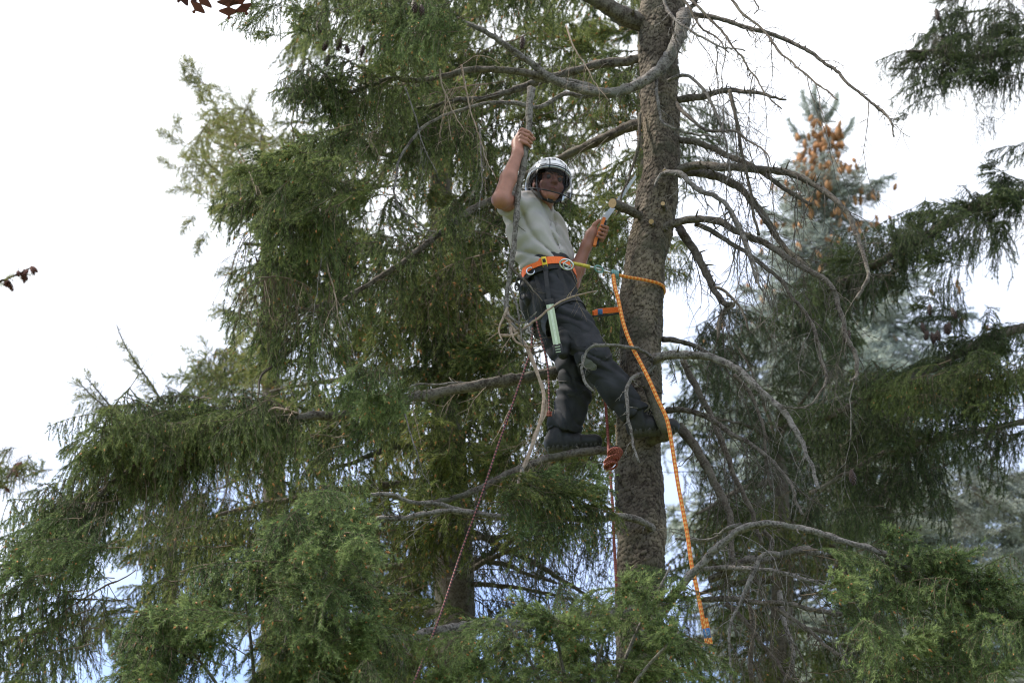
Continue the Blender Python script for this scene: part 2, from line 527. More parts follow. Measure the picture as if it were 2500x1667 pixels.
    # the stalk that leads back to the limb
    if back:
        mb.tube(wander(g, (0, 0, 0), (-1, 0, .15), back, 6, 0, .05), np.linspace(.004, .003, 7), 4, 0, cap=False)
    mb.centre = np.vstack(mb.v).mean(0)
    return mb

SPR = {}
def sprays(key, kinds, mats, **kw):
    L = []
    for i, k in enumerate(kinds):
        mb = spray(k, hash((k, i)) % 1 + 100 * i + {'frond': 1, 'curtain': 2, 'tuft': 3, 'thin': 4, 'upright': 5, 'brush': 6}[k], **kw)
        L.append((k, mb.mesh('foliage', mats, smooth=False), mb.centre))
    SPR[key] = L

def remat(key, src, mats):
    L = []
    for k, me, c in SPR[src]:
        m2 = me.copy()
        for i, x in enumerate(mats):
            m2.materials[i] = x
        L.append((k, m2, c))
    SPR[key] = L

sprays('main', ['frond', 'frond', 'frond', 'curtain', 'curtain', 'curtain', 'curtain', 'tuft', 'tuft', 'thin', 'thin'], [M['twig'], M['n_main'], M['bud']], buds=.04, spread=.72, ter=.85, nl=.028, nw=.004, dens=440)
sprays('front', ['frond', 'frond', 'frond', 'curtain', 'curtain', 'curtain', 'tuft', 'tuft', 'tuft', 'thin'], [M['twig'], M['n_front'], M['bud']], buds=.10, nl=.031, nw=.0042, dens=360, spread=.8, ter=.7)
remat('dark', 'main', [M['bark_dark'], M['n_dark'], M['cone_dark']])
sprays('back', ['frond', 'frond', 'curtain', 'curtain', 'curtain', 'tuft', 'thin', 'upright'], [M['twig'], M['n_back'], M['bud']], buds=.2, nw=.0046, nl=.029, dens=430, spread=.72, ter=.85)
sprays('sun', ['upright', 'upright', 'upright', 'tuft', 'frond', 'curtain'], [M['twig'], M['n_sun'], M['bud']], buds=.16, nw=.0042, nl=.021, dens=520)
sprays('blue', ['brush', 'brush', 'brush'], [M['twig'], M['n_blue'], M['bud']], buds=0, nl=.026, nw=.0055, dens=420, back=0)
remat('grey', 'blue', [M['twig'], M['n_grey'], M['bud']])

def place(key, kinds, target, az, scale, parent, tilt=0.0, roll=0.0, name='foliage', centre=True):
    """copy one spray mesh; its centre (or its root) goes to target"""
    opts = [x for x in SPR[key] if x[0] in kinds]
    k, me, c = random.choice(opts)
    o = bpy.data.objects.new(name, me)
    Rm = Matrix.Rotation(az, 3, 'Z') @ Matrix.Rotation(-tilt, 3, 'Y') @ Matrix.Rotation(roll, 3, 'X')
    col.objects.link(o)
    o.parent = parent
    base = np.zeros(3); r = parent
    while r is not None:
        base += np.array(r.location); r = r.parent
    t = np.array(target, float)
    if centre:
        t = t - np.array(Rm @ Vector(c)) * scale
    o.matrix_local = Matrix.Translation(Vector(t - base)) @ Rm.to_4x4() @ Matrix.Scale(scale, 4)
    return o

def inside(poly, x, y):
    c = False; n = len(poly)
    for i in range(n):
        x1, y1 = poly[i]; x2, y2 = poly[(i + 1) % n]
        if (y1 > y) != (y2 > y) and x < (x2 - x1) * (y - y1) / (y2 - y1) + x1:
            c = not c
    return c

def fill(tree, poly, Y0, Y1, n, key, kinds, scale=(.75, 1.1), az=0.0, azs=1.2, tilt=(-.3, .3), holes=()):
    """n sprays whose centres spread through a region of the tree's crown"""
    xs = [p[0] for p in poly]; ys = [p[1] for p in poly]
    k = 0; tries = 0; pts = []
    while k < n and tries < n * 400:
        tries += 1
        x, y = random.uniform(min(xs), max(xs)), random.uniform(min(ys), max(ys))
        if not inside(poly, x, y): continue
        if any((x - hx) ** 2 / rx ** 2 + (y - hy) ** 2 / ry ** 2 < 1 for hx, hy, rx, ry in holes): continue
        need = .55 * math.sqrt((max(xs) - min(xs)) * (max(ys) - min(ys)) / max(n, 1)) * (1 - tries / (n * 400))
        if any((x - a) ** 2 + (y - b) ** 2 < need * need for a, b in pts[-40:]): continue
        pts.append((x, y))
        place(key, kinds, D(x, y, random.uniform(Y0, Y1)), az + random.gauss(0, azs * .6), random.uniform(*scale), tree,
              tilt=random.uniform(*tilt), roll=random.gauss(0, .2))
        k += 1

# ---------------------------------------------------------------- limbs
def limb(tree, pts, r0, r1, m='bark', Y0=14.0, Y1=14.0, twigs=0, tw_len=.35, seed=0, name='branch', drop=3.0, src=False, stubs=3, cut=False, sub=True, wob=.011, tm=None):
    """pts in photo pixels (2352 wide unless src); radii in photo pixels"""
    g = np.random.default_rng(seed + len(pts) * 31 + int(abs(pts[0][0])))
    q = []
    for i, p in enumerate(pts):
        t = i / (len(pts) - 1)
        Y = p[2] if len(p) > 2 else Y0 + (Y1 - Y0) * t
        q.append(P(p[0], p[1], Y) if src else D(p[0], p[1], Y))
    q = np.array(q)
    L = np.linalg.norm(np.diff(q, axis=0), axis=1).sum()
    n = int(np.clip(L / .022, 12, 160))
    c = catmull(q, n)
    w_ = g.normal(0, 1, (n, 3)); ker = np.ones(5) / 5
    w_ = np.stack([np.convolve(w_[:, a], ker, 'same') for a in range(3)], 1)
    c = c + w_ * wob * np.linspace(.2, 1, n)[:, None]
    s = mpp(q[0]) * DS
    rad = np.linspace(r0, r1, n) * s
    rad = rad * (1 + .05 * np.convolve(g.normal(0, 1, n), np.ones(3) / 3, 'same'))
    mb = MB()
    mb.tube(c, rad, 12 if r0 > 7 else 7, 0, bump=.085, seed=seed)
    if cut:
        T = nrm(c[-1] - c[-2]); a1 = nrm(np.cross(T, [.2, .3, .9])); a2 = np.cross(T, a1)
        th_ = np.linspace(0, 2 * math.pi, 16, endpoint=False); ctr = c[-1] + T * .003
        rim_ = ctr + (np.cos(th_)[:, None] * a1 + np.sin(th_)[:, None] * a2) * rad[-1] * 1.0
        mb.add(np.vstack([ctr[None], rim_]), [(0, 1 + k, 1 + (k + 1) % 16) for k in range(16)], 1)
        mb.add(np.vstack([rim_, rim_ - T * .006]), [(k, (k + 1) % 16, 16 + (k + 1) % 16, 16 + k) for k in range(16)], 0)
    for k in range(stubs):
        i = g.integers(2, n - 2); T = nrm(c[i + 1] - c[i])
        d = nrm(nrm(np.cross(T, g.normal(0, 1, 3))) + T * .5)
        ln = g.uniform(.015, .07)
        p = c[i]
        mb.tube(np.array([p, p + d * (rad[i] + ln * .5), p + d * (rad[i] + ln) + g.normal(0, .006, 3)]), [rad[i] * .3 + .001, rad[i] * .16 + .0012, .0008], 4, 0)
    sl = 2
    for k in range(twigs):
        u = g.uniform(.12, 1.0); i = min(int(u * (n - 2)), n - 2)
        T = nrm(c[i + 1] - c[i])
        d = T * .6 + nrm(np.cross(T, g.normal(0, 1, 3))) * .8 + DOWN * .45
        ln = tw_len * g.uniform(.35, 1.3)
        pt = wander(g, c[i], d, ln, 10, drop, .13)
        tr = min(rad[i] * .4, .0035) * g.uniform(.6, 1.1)
        mb.tube(pt, np.linspace(tr, tr * .35, 11), 4, sl, cap=False)
        if sub:
            for t in range(2, 10):
                if g.random() < .5: continue
                TT = nrm(pt[t] - pt[t - 1])
                q2 = wander(g, pt[t], TT * .7 + nrm(np.cross(TT, g.normal(0, 1, 3))) * .8, g.uniform(.02, .13) * (ln / .3) ** .5, 4, 2, .15)
                mb.tube(q2, np.linspace(tr * .55, tr * .25, 5), 3, sl, cap=False)
    o = part(name, mb, [M[m], M['cut_wood'], M[tm] if tm else M[m]], tree)
    o['_c'] = 0
    LC[o.name] = (c, rad)
    return o
LC = {}

def foliate(o, t0, t1, n, key, kinds, scale=(.6, 1.0), side=1.1, tilt=(-.2, .2), flip=0):
    """sprays growing from a limb between the fractions t0 and t1"""
    c, rad = LC[o.name]
    N_ = len(c)
    for k in range(n):
        u = t0 + (t1 - t0) * (k + random.random()) / n
        i = min(int(u * (N_ - 2)), N_ - 2)
        T = c[i + 1] - c[i]
        az = math.atan2(T[1], T[0]) + random.choice([-1, 1]) * random.uniform(.2, side)
        place(key, kinds, c[i], az, random.uniform(*scale), o, tilt=random.uniform(*tilt), centre=False)

def trunk(tree, pts, radpx, Y, ground_r, m, seg=40, step=.05, top=1.6, rough=.0, name='trunk', plates=False):
    """trunk from the ground through given photo points and on above the frame"""
    q = np.array([P(a, b, Y) for a, b in pts])
    q = q[np.argsort(q[:, 2])]
    rs = np.array([r for (a, b), r in sorted(zip(pts, radpx), key=lambda x: -x[0][1])]) * np.array([mpp(p) for p in q])
    base = np.array([q[0][0] + .05, Y, -.1]); mid = (q[0] * .5 + base * .5)
    q = np.vstack([base, mid, q, q[-1] + np.array([q[-1][0] - q[-2][0], 0, q[-1][2] - q[-2][2]]) / max(q[-1][2] - q[-2][2], .1) * top])
    rs = np.concatenate([[ground_r, rs[0] * 1.15], rs, [rs[-1] * (.7 if top > .5 else .9)]])
    zs = np.arange(q[0][2], q[-1][2], step)
    if plates:
        zl = q[2][2] - .3
        zs = np.concatenate([np.arange(q[0][2], zl, .06), np.arange(zl, q[-1][2], .0055)])
    cx = np.interp(zs, q[:, 2], q[:, 0])
    k = max(3, int(.25 / (zs[-1] - zs[-2])) | 1)
    cx = np.convolve(np.pad(cx, k // 2, 'edge'), np.ones(k) / k, 'valid') if len(zs) > k * 2 else cx
    rr = np.interp(zs, q[:, 2], rs)
    th = np.linspace(0, 2 * math.pi, seg, endpoint=False)
    TH, ZZ = np.meshgrid(th, zs)
    RR = np.repeat(rr[:, None], seg, 1) * (1 + .05 * np.sin(TH * 3 + ZZ * 1.3) + .03 * np.sin(TH * 5 - ZZ * 2.1))
    tone = np.full(TH.shape, .5)
    if plates:
        gk = np.random.default_rng(5)
        for _k in range(46):
            z0, t0, am = gk.uniform(q[2][2] - .2, q[-1][2]), gk.uniform(0, 6.28), gk.uniform(.004, .017)
            dth = np.abs((TH - t0 + math.pi) % (2 * math.pi) - math.pi)
            RR = RR + am * np.exp(-((ZZ - z0) / gk.uniform(.03, .08)) ** 2 - (dth / gk.uniform(.25, .6)) ** 2)
        RR = RR + .004 * np.sin(ZZ * 11 + TH * 2) + .003 * np.sin(ZZ * 23 - TH * 4)
        # scaly bark: irregular plates with dark cracks, each with its own height
        cw, ch = .022, .025
        nu = max(6, int(round(2 * math.pi * .12 / cw)))
        warp = .003 * np.sin(TH * 9 + ZZ * 23) + .003 * np.sin(ZZ * 37 - TH * 5)
        U = TH / (2 * math.pi) * nu + warp / cw; Vv = ZZ / ch + .5 * np.sin(TH * 3 + 2) + warp / ch
        iu, iv = np.floor(U).astype(int), np.floor(Vv).astype(int)
        f1 = np.full(U.shape, 9.0); f2 = np.full(U.shape, 9.0); idn = np.zeros(U.shape); dv = np.zeros(U.shape)
        def h(a, b, s_):
            x = np.sin((a % nu) * 127.1 + b * 311.7 + s_ * 74.7) * 43758.5453
            return x - np.floor(x)
        for du in (-1, 0, 1):
            for dw in (-1, 0, 1):
                a, b = iu + du, iv + dw
                px_, py_ = a + h(a, b, 1), b + h(a, b, 2)
                dd = np.hypot(U - px_, (Vv - py_))
                near = dd < f1
                f2 = np.where(near, f1, np.minimum(f2, dd))
                idn = np.where(near, h(a, b, 3), idn); dv = np.where(near, Vv - py_, dv)
                f1 = np.where(near, dd, f1)
        e = np.clip((f2 - f1) / .16, 0, 1); e = e * e * (3 - 2 * e)
        big = .5 + .5 * np.sin(TH * 4 + 3 * np.sin(ZZ * 3.1)) * np.sin(ZZ * 5 + TH * 2)
        RR = RR + (e * (.001 + .006 * idn ** 1.5) - .0045 * e * np.clip(dv, -.6, .6)) * (.35 + .8 * big) + .0012 * np.sin(TH * 61 + ZZ * 190 + 3 * np.sin(ZZ * 77)) + .0012 * np.sin(TH * 97 - ZZ * 310)
        tone = np.clip(e * (.35 + .65 * idn), 0, 1) * .8 + .1
    Vx = cx[:, None] + RR * np.cos(TH); Vy = Y + RR * np.sin(TH)
    n = len(zs)
    i, j = np.meshgrid(np.arange(n - 1), np.arange(seg), indexing='ij'); j2 = (j + 1) % seg
    mb = MB()
    mb.add(np.stack([Vx, Vy, ZZ], -1).reshape(-1, 3), np.stack([i * seg + j, i * seg + j2, (i + 1) * seg + j2, (i + 1) * seg + j], -1).reshape(-1, 4), 0, tone.ravel())
    return part(name, mb, [M[m]], tree)

# ================================================================= main tree
A = thing('spruce_tree', (1.15, 14.0, 0), 'tall spruce with grey scaly trunk and bare upper limbs that the climber stands in', 'tree')
TP = [(1620, -40), (1613, 0), (1610, 71), (1603, 161), (1608, 250), (1614, 320), (1618, 411), (1604, 464), (1601, 535), (1580, 600), (1568, 720), (1566, 860), (1563, 1000), (1558, 1107), (1562, 1200), (1568, 1300), (1562, 1450), (1556, 1600), (1554, 1680)]
TR = [52, 52, 50, 46, 44, 42, 43, 46, 48, 49, 49, 49, 52, 56, 56, 60, 56, 50, 50]
trunk(A, TP, TR, 14.0, .2, 'trunk', seg=150, plates=True)

# left side limbs
b = limb(A, [(1490, 60), (1430, 35), (1370, 0), (1290, -50), (1200, -90)], 24, 17, 'bark', 14.0, 13.6, seed=1)
foliate(b, .7, 1.0, 5, 'main', ('curtain', 'frond'))
b = limb(A, [(1572, 30, 13.9), (1558, 90, 13.84), (1530, 140, 13.8), (1500, 172, 13.78), (1440, 205, 13.74), (1385, 214, 13.7), (1335, 203, 13.7), (1262, 178, 13.7), (1225, 150, 13.7), (1180, 118, 13.65), (1120, 78, 13.6), (1060, 48, 13.6), (1030, 20, 13.6), (1005, 14, 13.55), (995, 22, 13.5)], 17, 3, 'bark_grey', seed=2, stubs=22, twigs=8, tw_len=.3)
b = limb(A, [(1378, 208, 13.7), (1340, 192, 13.7), (1290, 186, 13.72), (1240, 184, 13.74), (1215, 176, 13.75)], 6, 5, 'bark_grey', seed=3, stubs=5, twigs=3)
b = limb(A, [(1495, 128), (1440, 140), (1390, 145), (1340, 158), (1290, 172), (1240, 185), (1190, 205), (1120, 222), (1040, 235), (960, 248)], 12, 5, 'bark', 14.0, 14.2, seed=4, stubs=10, twigs=5)
foliate(b, .72, 1.0, 5, 'main', ('curtain', 'frond'), (.5, .8))
b = limb(A, [(1250, 175, 13.72), (1190, 165), (1130, 161), (1070, 163), (1010, 178), (960, 186), (900, 183), (850, 195), (800, 212), (740, 200), (720, 178)], 9, 3, 'bark', 13.72, 13.5, seed=5, stubs=10, twigs=10, tw_len=.45, tm='bark_pale')
foliate(b, .55, 1.0, 10, 'main', ('curtain', 'frond', 'tuft'), (.45, .75))
b = limb(A, [(1400, 205, 13.75), (1345, 222, 13.8), (1300, 216, 13.8), (1265, 235), (1230, 248), (1180, 237), (1120, 238), (1065, 250), (1010, 270), (960, 305), (930, 345), (912, 400), (905, 455), (935, 490), (970, 520), (1000, 532)], 6, 1.6, 'bark_grey', 13.8, 13.5, seed=6, stubs=8, twigs=5, tw_len=.25)
b = limb(A, [(1500, 278), (1450, 290), (1400, 312), (1350, 335), (1290, 362), (1220, 400), (1140, 430)], 13, 7, 'bark_dark', 14.05, 14.5, seed=7, stubs=4, twigs=5, tw_len=.4)
b = limb(A, [(1190, 430, 14.6), (1140, 455), (1090, 478), (1040, 512), (1000, 545), (950, 585), (900, 620), (850, 650), (790, 688), (740, 700), (690, 712), (650, 726)], 9, 4, 'bark', 14.5, 13.9, seed=8, stubs=10, twigs=8, tw_len=.5)
foliate(b, .3, 1.0, 9, 'main', ('curtain', 'frond'), (.5, .85))
limb(A, [(790, 690, 14.0), (740, 735), (700, 775), (660, 815), (630, 840), (600, 865), (590, 900), (585, 935)], 5, 2, 'bark_dark', 13.95, 13.7, seed=9, stubs=3, twigs=3, tw_len=.2)
limb(A, [(1480, 498), (1455, 488), (1425, 475), (1404, 469)], 11, 11, 'bark', 13.95, 13.75, seed=10, cut=True)
limb(A, [(1520, 400, 13.9), (1528, 394, 13.85)], 7, 6, 'bark', seed=11, cut=True)
limb(A, [(1527, 480, 13.9), (1524, 468, 13.84)], 6, 5, 'bark', seed=12, cut=True)
limb(A, [(1500, 515, 13.9), (1496, 510, 13.85)], 6, 6, 'bark', seed=13, cut=True)
limb(A, [(1380, 1530, 13.9), (1400, 1528, 13.84)], 7, 6, 'bark', seed=14, cut=True)
# hanging dark twigs between helmet and trunk
limb(A, [(1470, 260, 13.95), (1466, 330), (1452, 380), (1440, 420), (1425, 455), (1420, 490)], 4, 2, 'bark_dark', 13.9, 13.9, seed=15, twigs=7, tw_len=.25, stubs=4)
b = limb(A, [(1460, 860, 14.05), (1380, 850), (1310, 851), (1240, 862), (1170, 873), (1110, 884), (1040, 895), (980, 906), (930, 917), (860, 938), (800, 950), (730, 955), (670, 960), (610, 968), (530, 992), (440, 1012), (350, 1035), (250, 1010)], 16, 6, 'bark', 14.05, 13.5, seed=16, stubs=14, twigs=16, tw_len=.45, tm='bark_pale')
foliate(b, .62, 1.0, 22, 'main', ('curtain', 'frond', 'thin'), (.55, .95))
foliate(b, .42, .5, 4, 'front', ('tuft', 'frond'), (.45, .7))
limb(A, [(1100, 884, 14.0), (1050, 880), (1000, 884), (960, 886), (930, 900), (915, 910)], 4, 2, 'bark_grey', 13.95, 13.9, seed=17, stubs=5)
b = limb(A, [(640, 968, 13.65), (570, 985), (500, 1010), (430, 1030), (370, 1045), (320, 1065), (280, 1090), (250, 1115), (215, 1160), (195, 1210), (185, 1260), (175, 1310)], 9, 3, 'bark_dark', 13.6, 13.3, seed=18, stubs=6, twigs=24, tw_len=.6, tm='bark_pale', drop=6)
foliate(b, .2, .9, 12, 'main', ('thin', 'curtain'), (.5, .9))
limb(A, [(700, 955, 13.8), (650, 940), (620, 945), (590, 985), (585, 1000)], 4, 2, 'bark_pale', 13.5, 13.4, seed=19, stubs=3, twigs=6, tw_len=.3)
b = limb(A, [(1440, 1030), (1400, 1033), (1350, 1037), (1300, 1044), (1250, 1055), (1210, 1070), (1170, 1088), (1125, 1112), (1060, 1138), (1010, 1152), (975, 1160)], 11, 6, 'bark', 13.97, 13.7, seed=20, stubs=5, twigs=2)
b = limb(A, [(1500, 1212, 13.88), (1470, 1195, 13.8), (1430, 1187, 13.75), (1370, 1190), (1290, 1190), (1220, 1192), (1160, 1188), (1110, 1180), (1060, 1170), (1010, 1158), (960, 1153), (910, 1142), (850, 1133)], 9, 4, 'bark_grey', 13.75, 13.3, seed=21, stubs=8, twigs=4)
limb(A, [(1110, 1180, 13.5), (1060, 1174), (1020, 1172), (975, 1182), (930, 1190), (865, 1191)], 7, 6, 'bark_grey', 13.45, 13.3, seed=22, stubs=6, twigs=2)
b = limb(A, [(1480, 1400, 13.95), (1380, 1410), (1290, 1422), (1200, 1431), (1140, 1434), (1080, 1436), (1030, 1445), (980, 1452), (940, 1464), (890, 1466), (860, 1455), (830, 1440)], 14, 8, 'bark_grey', 13.9, 13.1, seed=23, stubs=6, twigs=6, tw_len=.35)
limb(A, [(935, 1462, 13.2), (905, 1445), (870, 1440), (840, 1440), (800, 1432)], 4, 2, 'bark_grey', 13.1, 13.0, seed=24, twigs=3)
# hanging pale twigs on the left
for i, (x, y, L_) in enumerate([(735, 480, 260), (750, 600, 150), (930, 200, 200), (1010, 160, 140), (1100, 290, 190), (540, 330, 120), (640, 420, 130), (1060, 150, 260), (180, 1180, 260), (510, 1280, 90), (930, 950, 160), (1300, 60, 170)]):
    g = random.Random(i)
    pts = [(x, y)]
    for k in range(1, 6):
        pts.append((x + g.uniform(-3, 3) + k * (4 + (i % 3) * 4) + k * k * ((i % 4) - 1.5), y + L_ * k / 5))
    limb(A, pts, 2.3, .9, 'bark_pale' if i % 2 else 'bark_grey', 13.45, 13.4, seed=200 + i, twigs=7, tw_len=.3, drop=7)

# right side bare limbs
S = dict(src=True)
def Z3(x, y): return (1600 + x / 3.1367, y / 3.1367)     # readings off an enlarged view
def Z2(x, y): return (1600 + x / 2.24, 500 + y / 2.24)
limb(A, [Z3(195, 130), Z3(280, 118), Z3(380, 125), Z3(500, 150), Z3(640, 190), Z3(800, 235), Z3(960, 290), Z3(1080, 345), Z3(1180, 400), Z3(1290, 490), Z3(1390, 545), Z3(1480, 640), Z3(1580, 730), Z3(1680, 800), Z3(1770, 870), Z3(1815, 950), Z3(1835, 1050)], 6.5, 2, 'bark', 13.95, 13.3, seed=31, stubs=26, twigs=5, tw_len=.2, **S)
limb(A, [Z3(190, 110), Z3(240, 80), Z3(290, 30), Z3(300, -30)], 6.5, 5, 'bark', 13.95, 13.9, seed=32, stubs=3, **S)
limb(A, [Z3(560, -30), Z3(610, 30), Z3(670, 110), Z3(790, 200), Z3(860, 270), Z3(940, 380), Z3(1020, 460), Z3(1100, 530), Z3(1190, 610), Z3(1280, 670), Z3(1350, 720), Z3(1390, 755)], 3.6, 1.8, 'bark_dark', 13.8, 13.2, seed=33, stubs=26, twigs=2, tw_len=.15, **S)
limb(A, [Z3(240, -20), Z3(310, 30), Z3(380, 110), Z3(460, 190), Z3(530, 270), Z3(600, 360), Z3(670, 450), Z3(740, 550), Z3(810, 660), Z3(880, 755), Z3(965, 835)], 3.4, 1.6, 'bark_dark', 13.8, 13.4, seed=34, stubs=26, twigs=3, tw_len=.15, **S)
limb(A, [Z3(200, -20), Z3(260, 60), Z3(310, 150), Z3(350, 215), Z3(430, 260), Z3(490, 320), Z3(560, 400)], 3.4, 1.4, 'bark_dark', 13.8, 13.6, seed=35, stubs=10, twigs=14, tw_len=.28, **S)
limb(A, [Z3(60, -20), Z3(85, 60), Z3(130, 130), Z3(200, 190), Z3(280, 250), Z3(380, 300), Z3(480, 345), Z3(570, 370), Z3(680, 395)], 4.5, 1.4, 'bark_grey', 13.82, 13.5, seed=36, stubs=14, twigs=12, tw_len=.25, **S)
limb(A, [Z3(740, -20), Z3(770, 25), Z3(795, 70), Z3(755, 100)], 2, 1.2, 'bark_dark', 13.7, 13.6, seed=37, twigs=3, tw_len=.06, **S)
b = limb(A, [Z3(150, 775), Z3(250, 755), Z3(370, 740), Z3(470, 710), Z3(570, 690), Z3(690, 705), Z3(800, 715), Z3(900, 740), Z3(1000, 760)], 9, 2.5, 'bark', 14.0, 13.6, seed=38, stubs=26, twigs=4, tw_len=.12, **S)
limb(A, [Z3(570, 695), Z3(590, 780), Z3(620, 920), Z3(640, 1040), Z3(670, 1170), Z3(700, 1330), Z3(730, 1480), Z3(760, 1620), Z3(790, 1800)], 5, 3, 'bark_dark', 13.75, 13.6, seed=39, stubs=16, twigs=10, tw_len=.25, **S)
limb(A, [Z3(100, 620), Z3(160, 590), Z3(240, 575), Z3(300, 620), Z3(380, 700), Z3(430, 790), Z3(480, 900), Z3(520, 1010), Z3(550, 1140), Z3(570, 1300), Z3(540, 1400)], 4.5, 1.6, 'bark_grey', 13.85, 13.5, seed=40, stubs=10, twigs=10, tw_len=.3, **S)
limb(A, [Z3(160, 790), Z3(210, 860), Z3(280, 920), Z3(390, 995), Z3(500, 1005), Z3(610, 1015), Z3(700, 1070), Z3(790, 1130), Z3(860, 1190), Z3(890, 1270)], 5, 1.3, 'bark', 13.9, 13.4, seed=41, stubs=10, twigs=10, tw_len=.25, **S)
limb(A, [Z3(10, 620), Z3(10, 700), Z3(30, 860), Z3(60, 940), Z3(150, 990), Z3(270, 1025), Z3(400, 1040), Z3(500, 1085)], 4, 2, 'bark_grey', 13.8, 13.6, seed=42, stubs=5, twigs=4, tw_len=.2, **S)
limb(A, [Z3(170, 1070), Z3(280, 1085), Z3(400, 1125), Z3(520, 1175), Z3(620, 1220), Z3(730, 1265), Z3(840, 1340), Z3(960, 1430), Z3(1080, 1490), Z3(1210, 1570)], 8, 4, 'bark_dark', 14.0, 13.6, seed=43, stubs=24, twigs=8, tw_len=.25, **S)
limb(A, [Z3(160, 1310), Z3(260, 1275), Z3(370, 1265), Z3(500, 1280), Z3(640, 1285), Z3(780, 1295), Z3(930, 1300), Z3(1060, 1335), Z3(1180, 1395), Z3(1290, 1470), Z3(1400, 1560), (2090, 560), (2105, 610), (2120, 660), (2118, 680), (2090, 730)], 10, 3.5, 'bark', 13.95, 13.2, seed=44, stubs=26, twigs=12, tw_len=.3, **S)
limb(A, [Z3(180, 1330), Z3(330, 1320), Z3(470, 1350), Z3(560, 1395), Z3(660, 1450), Z3(760, 1560), (1870, 535), (1905, 590), (1935, 620), (1965, 655)], 10, 6, 'bark_dark', 14.05, 13.7, seed=45, stubs=16, twigs=10, tw_len=.3, **S)
limb(A, [Z3(70, 1330), Z3(100, 1320), Z3(190, 1330), Z3(260, 1390), Z3(340, 1460), Z3(440, 1500), Z3(560, 1590), (1800, 540), (1820, 590), (1840, 640), (1850, 700)], 7, 2.5, 'bark_grey', 13.85, 13.4, seed=46, stubs=10, twigs=12, tw_len=.3, **S)
limb(A, [Z3(80, 1320), Z3(30, 1345), Z3(-5, 1400), Z3(-10, 1440)], 4, 2, 'bark_grey', 13.83, 13.8, seed=47, stubs=2, **S)
limb(A, [Z2(10, 150), Z2(80, 110), Z2(170, 85), Z2(270, 80), Z2(350, 95), Z2(430, 140), Z2(520, 180), Z2(620, 220), Z2(700, 275), Z2(780, 330), Z2(870, 375), Z2(940, 420), Z2(990, 510), Z2(1025, 620), Z2(1050, 720), Z2(1085, 820), Z2(1100, 930), Z2(1060, 970)], 9, 4, 'bark', 13.95, 13.3, seed=48, stubs=24, twigs=16, tw_len=.3, **S)
limb(A, [Z2(220, 105), Z2(320, 150), Z2(420, 215), Z2(510, 270), Z2(600, 340), Z2(690, 410), Z2(750, 510), Z2(830, 600), Z2(870, 700), Z2(905, 830), Z2(935, 940), Z2(900, 1040), Z2(850, 1095), Z2(780, 1100), Z2(690, 1105)], 6, 2, 'bark', 13.9, 13.3, seed=49, stubs=14, twigs=16, tw_len=.3, **S)
limb(A, [Z2(120, 110), Z2(170, 190), Z2(230, 280), Z2(290, 400), Z2(330, 480), Z2(370, 540), Z2(420, 545)], 10, 6, 'bark_dark', 14.05, 13.8, seed=50, stubs=14, twigs=6, tw_len=.3, **S)
limb(A, [Z2(330, 450), Z2(380, 470), Z2(440, 530), Z2(480, 600), Z2(510, 690)], 4, 2, 'bark_dark', 13.8, 13.7, seed=51, stubs=4, twigs=4, **S)
b = limb(A, [Z2(400, 550), Z2(370, 600), Z2(345, 680), Z2(335, 740)], 6, 3, 'bark_dark', 13.85, 13.8, seed=52, stubs=4, twigs=8, **S)
limb(A, [Z2(390, 0), Z2(430, 80), Z2(470, 170), Z2(510, 280), Z2(545, 400), Z2(590, 480), Z2(640, 570)], 5, 2, 'bark_grey', 13.6, 13.5, seed=53, stubs=8, twigs=14, tw_len=.3, **S)
limb(A, [Z2(40, 735), Z2(120, 742), Z2(200, 760), Z2(280, 800), Z2(350, 840)], 7, 4, 'bark', 14.0, 13.8, seed=54, stubs=4, twigs=4, **S)
limb(A, [(1600, 880, 13.8), Z2(10, 835), Z2(60, 820), Z2(160, 820), Z2(260, 825), Z2(370, 860), Z2(450, 905), Z2(530, 970), Z2(610, 1050), Z2(700, 1130), Z2(760, 1220), Z2(810, 1330), Z2(860, 1440), Z2(900, 1560)], 11, 4, 'bark_grey', 13.7, 13.2, seed=55, stubs=24, twigs=12, tw_len=.3, **S)
limb(A, [(1600, 880, 13.8), (1585, 905, 13.7), (1555, 915, 13.6), (1535, 935, 13.55), (1529, 985, 13.5), (1535, 1030, 13.48), (1547, 1080, 13.46), (1560, 1130, 13.45)], 6, 2.5, 'bark_grey', seed=56, stubs=16, twigs=3, tw_len=.08, **S)
limb(A, [(1598, 875, 13.75), (1560, 852, 13.6), (1520, 846, 13.5), (1485, 842, 13.45), (1445, 845, 13.42), (1425, 865, 13.42), (1418, 900, 13.42), (1432, 945, 13.42), (1450, 958, 13.42)], 4.5, 3, 'bark_grey', seed=57, stubs=8, twigs=3, tw_len=.1, **S)
limb(A, [(1572, 895, 13.75), (1582, 940, 13.72), (1600, 990, 13.72), (1620, 1040, 13.72), (1628, 1062, 13.8), (1590, 1078, 13.88)], 13, 14, 'bark_dark', seed=58, stubs=8, **S)
limb(A, [Z2(60, 1120), Z2(150, 1120), Z2(230, 1140), Z2(320, 1180), Z2(400, 1240), Z2(500, 1300), Z2(590, 1360), Z2(660, 1420), Z2(720, 1500), Z2(760, 1580), (1960, 1260)], 7, 3, 'bark', 13.9, 13.4, seed=59, stubs=16, twigs=14, tw_len=.3, **S)
limb(A, [Z2(130, 1210), Z2(200, 1300), Z2(270, 1420), Z2(320, 1520), (1775, 1240), (1785, 1300), (1790, 1380)], 11, 6, 'bark_dark', 13.95, 13.8, seed=60, stubs=10, twigs=8, **S)
limb(A, [Z2(150, 850), Z2(210, 970), Z2(280, 1110), Z2(340, 1240), Z2(400, 1380), Z2(440, 1500), (1840, 1260), (1860, 1330)], 8, 5, 'bark_dark', 14.1, 14.0, seed=61, stubs=8, twigs=10, **S)
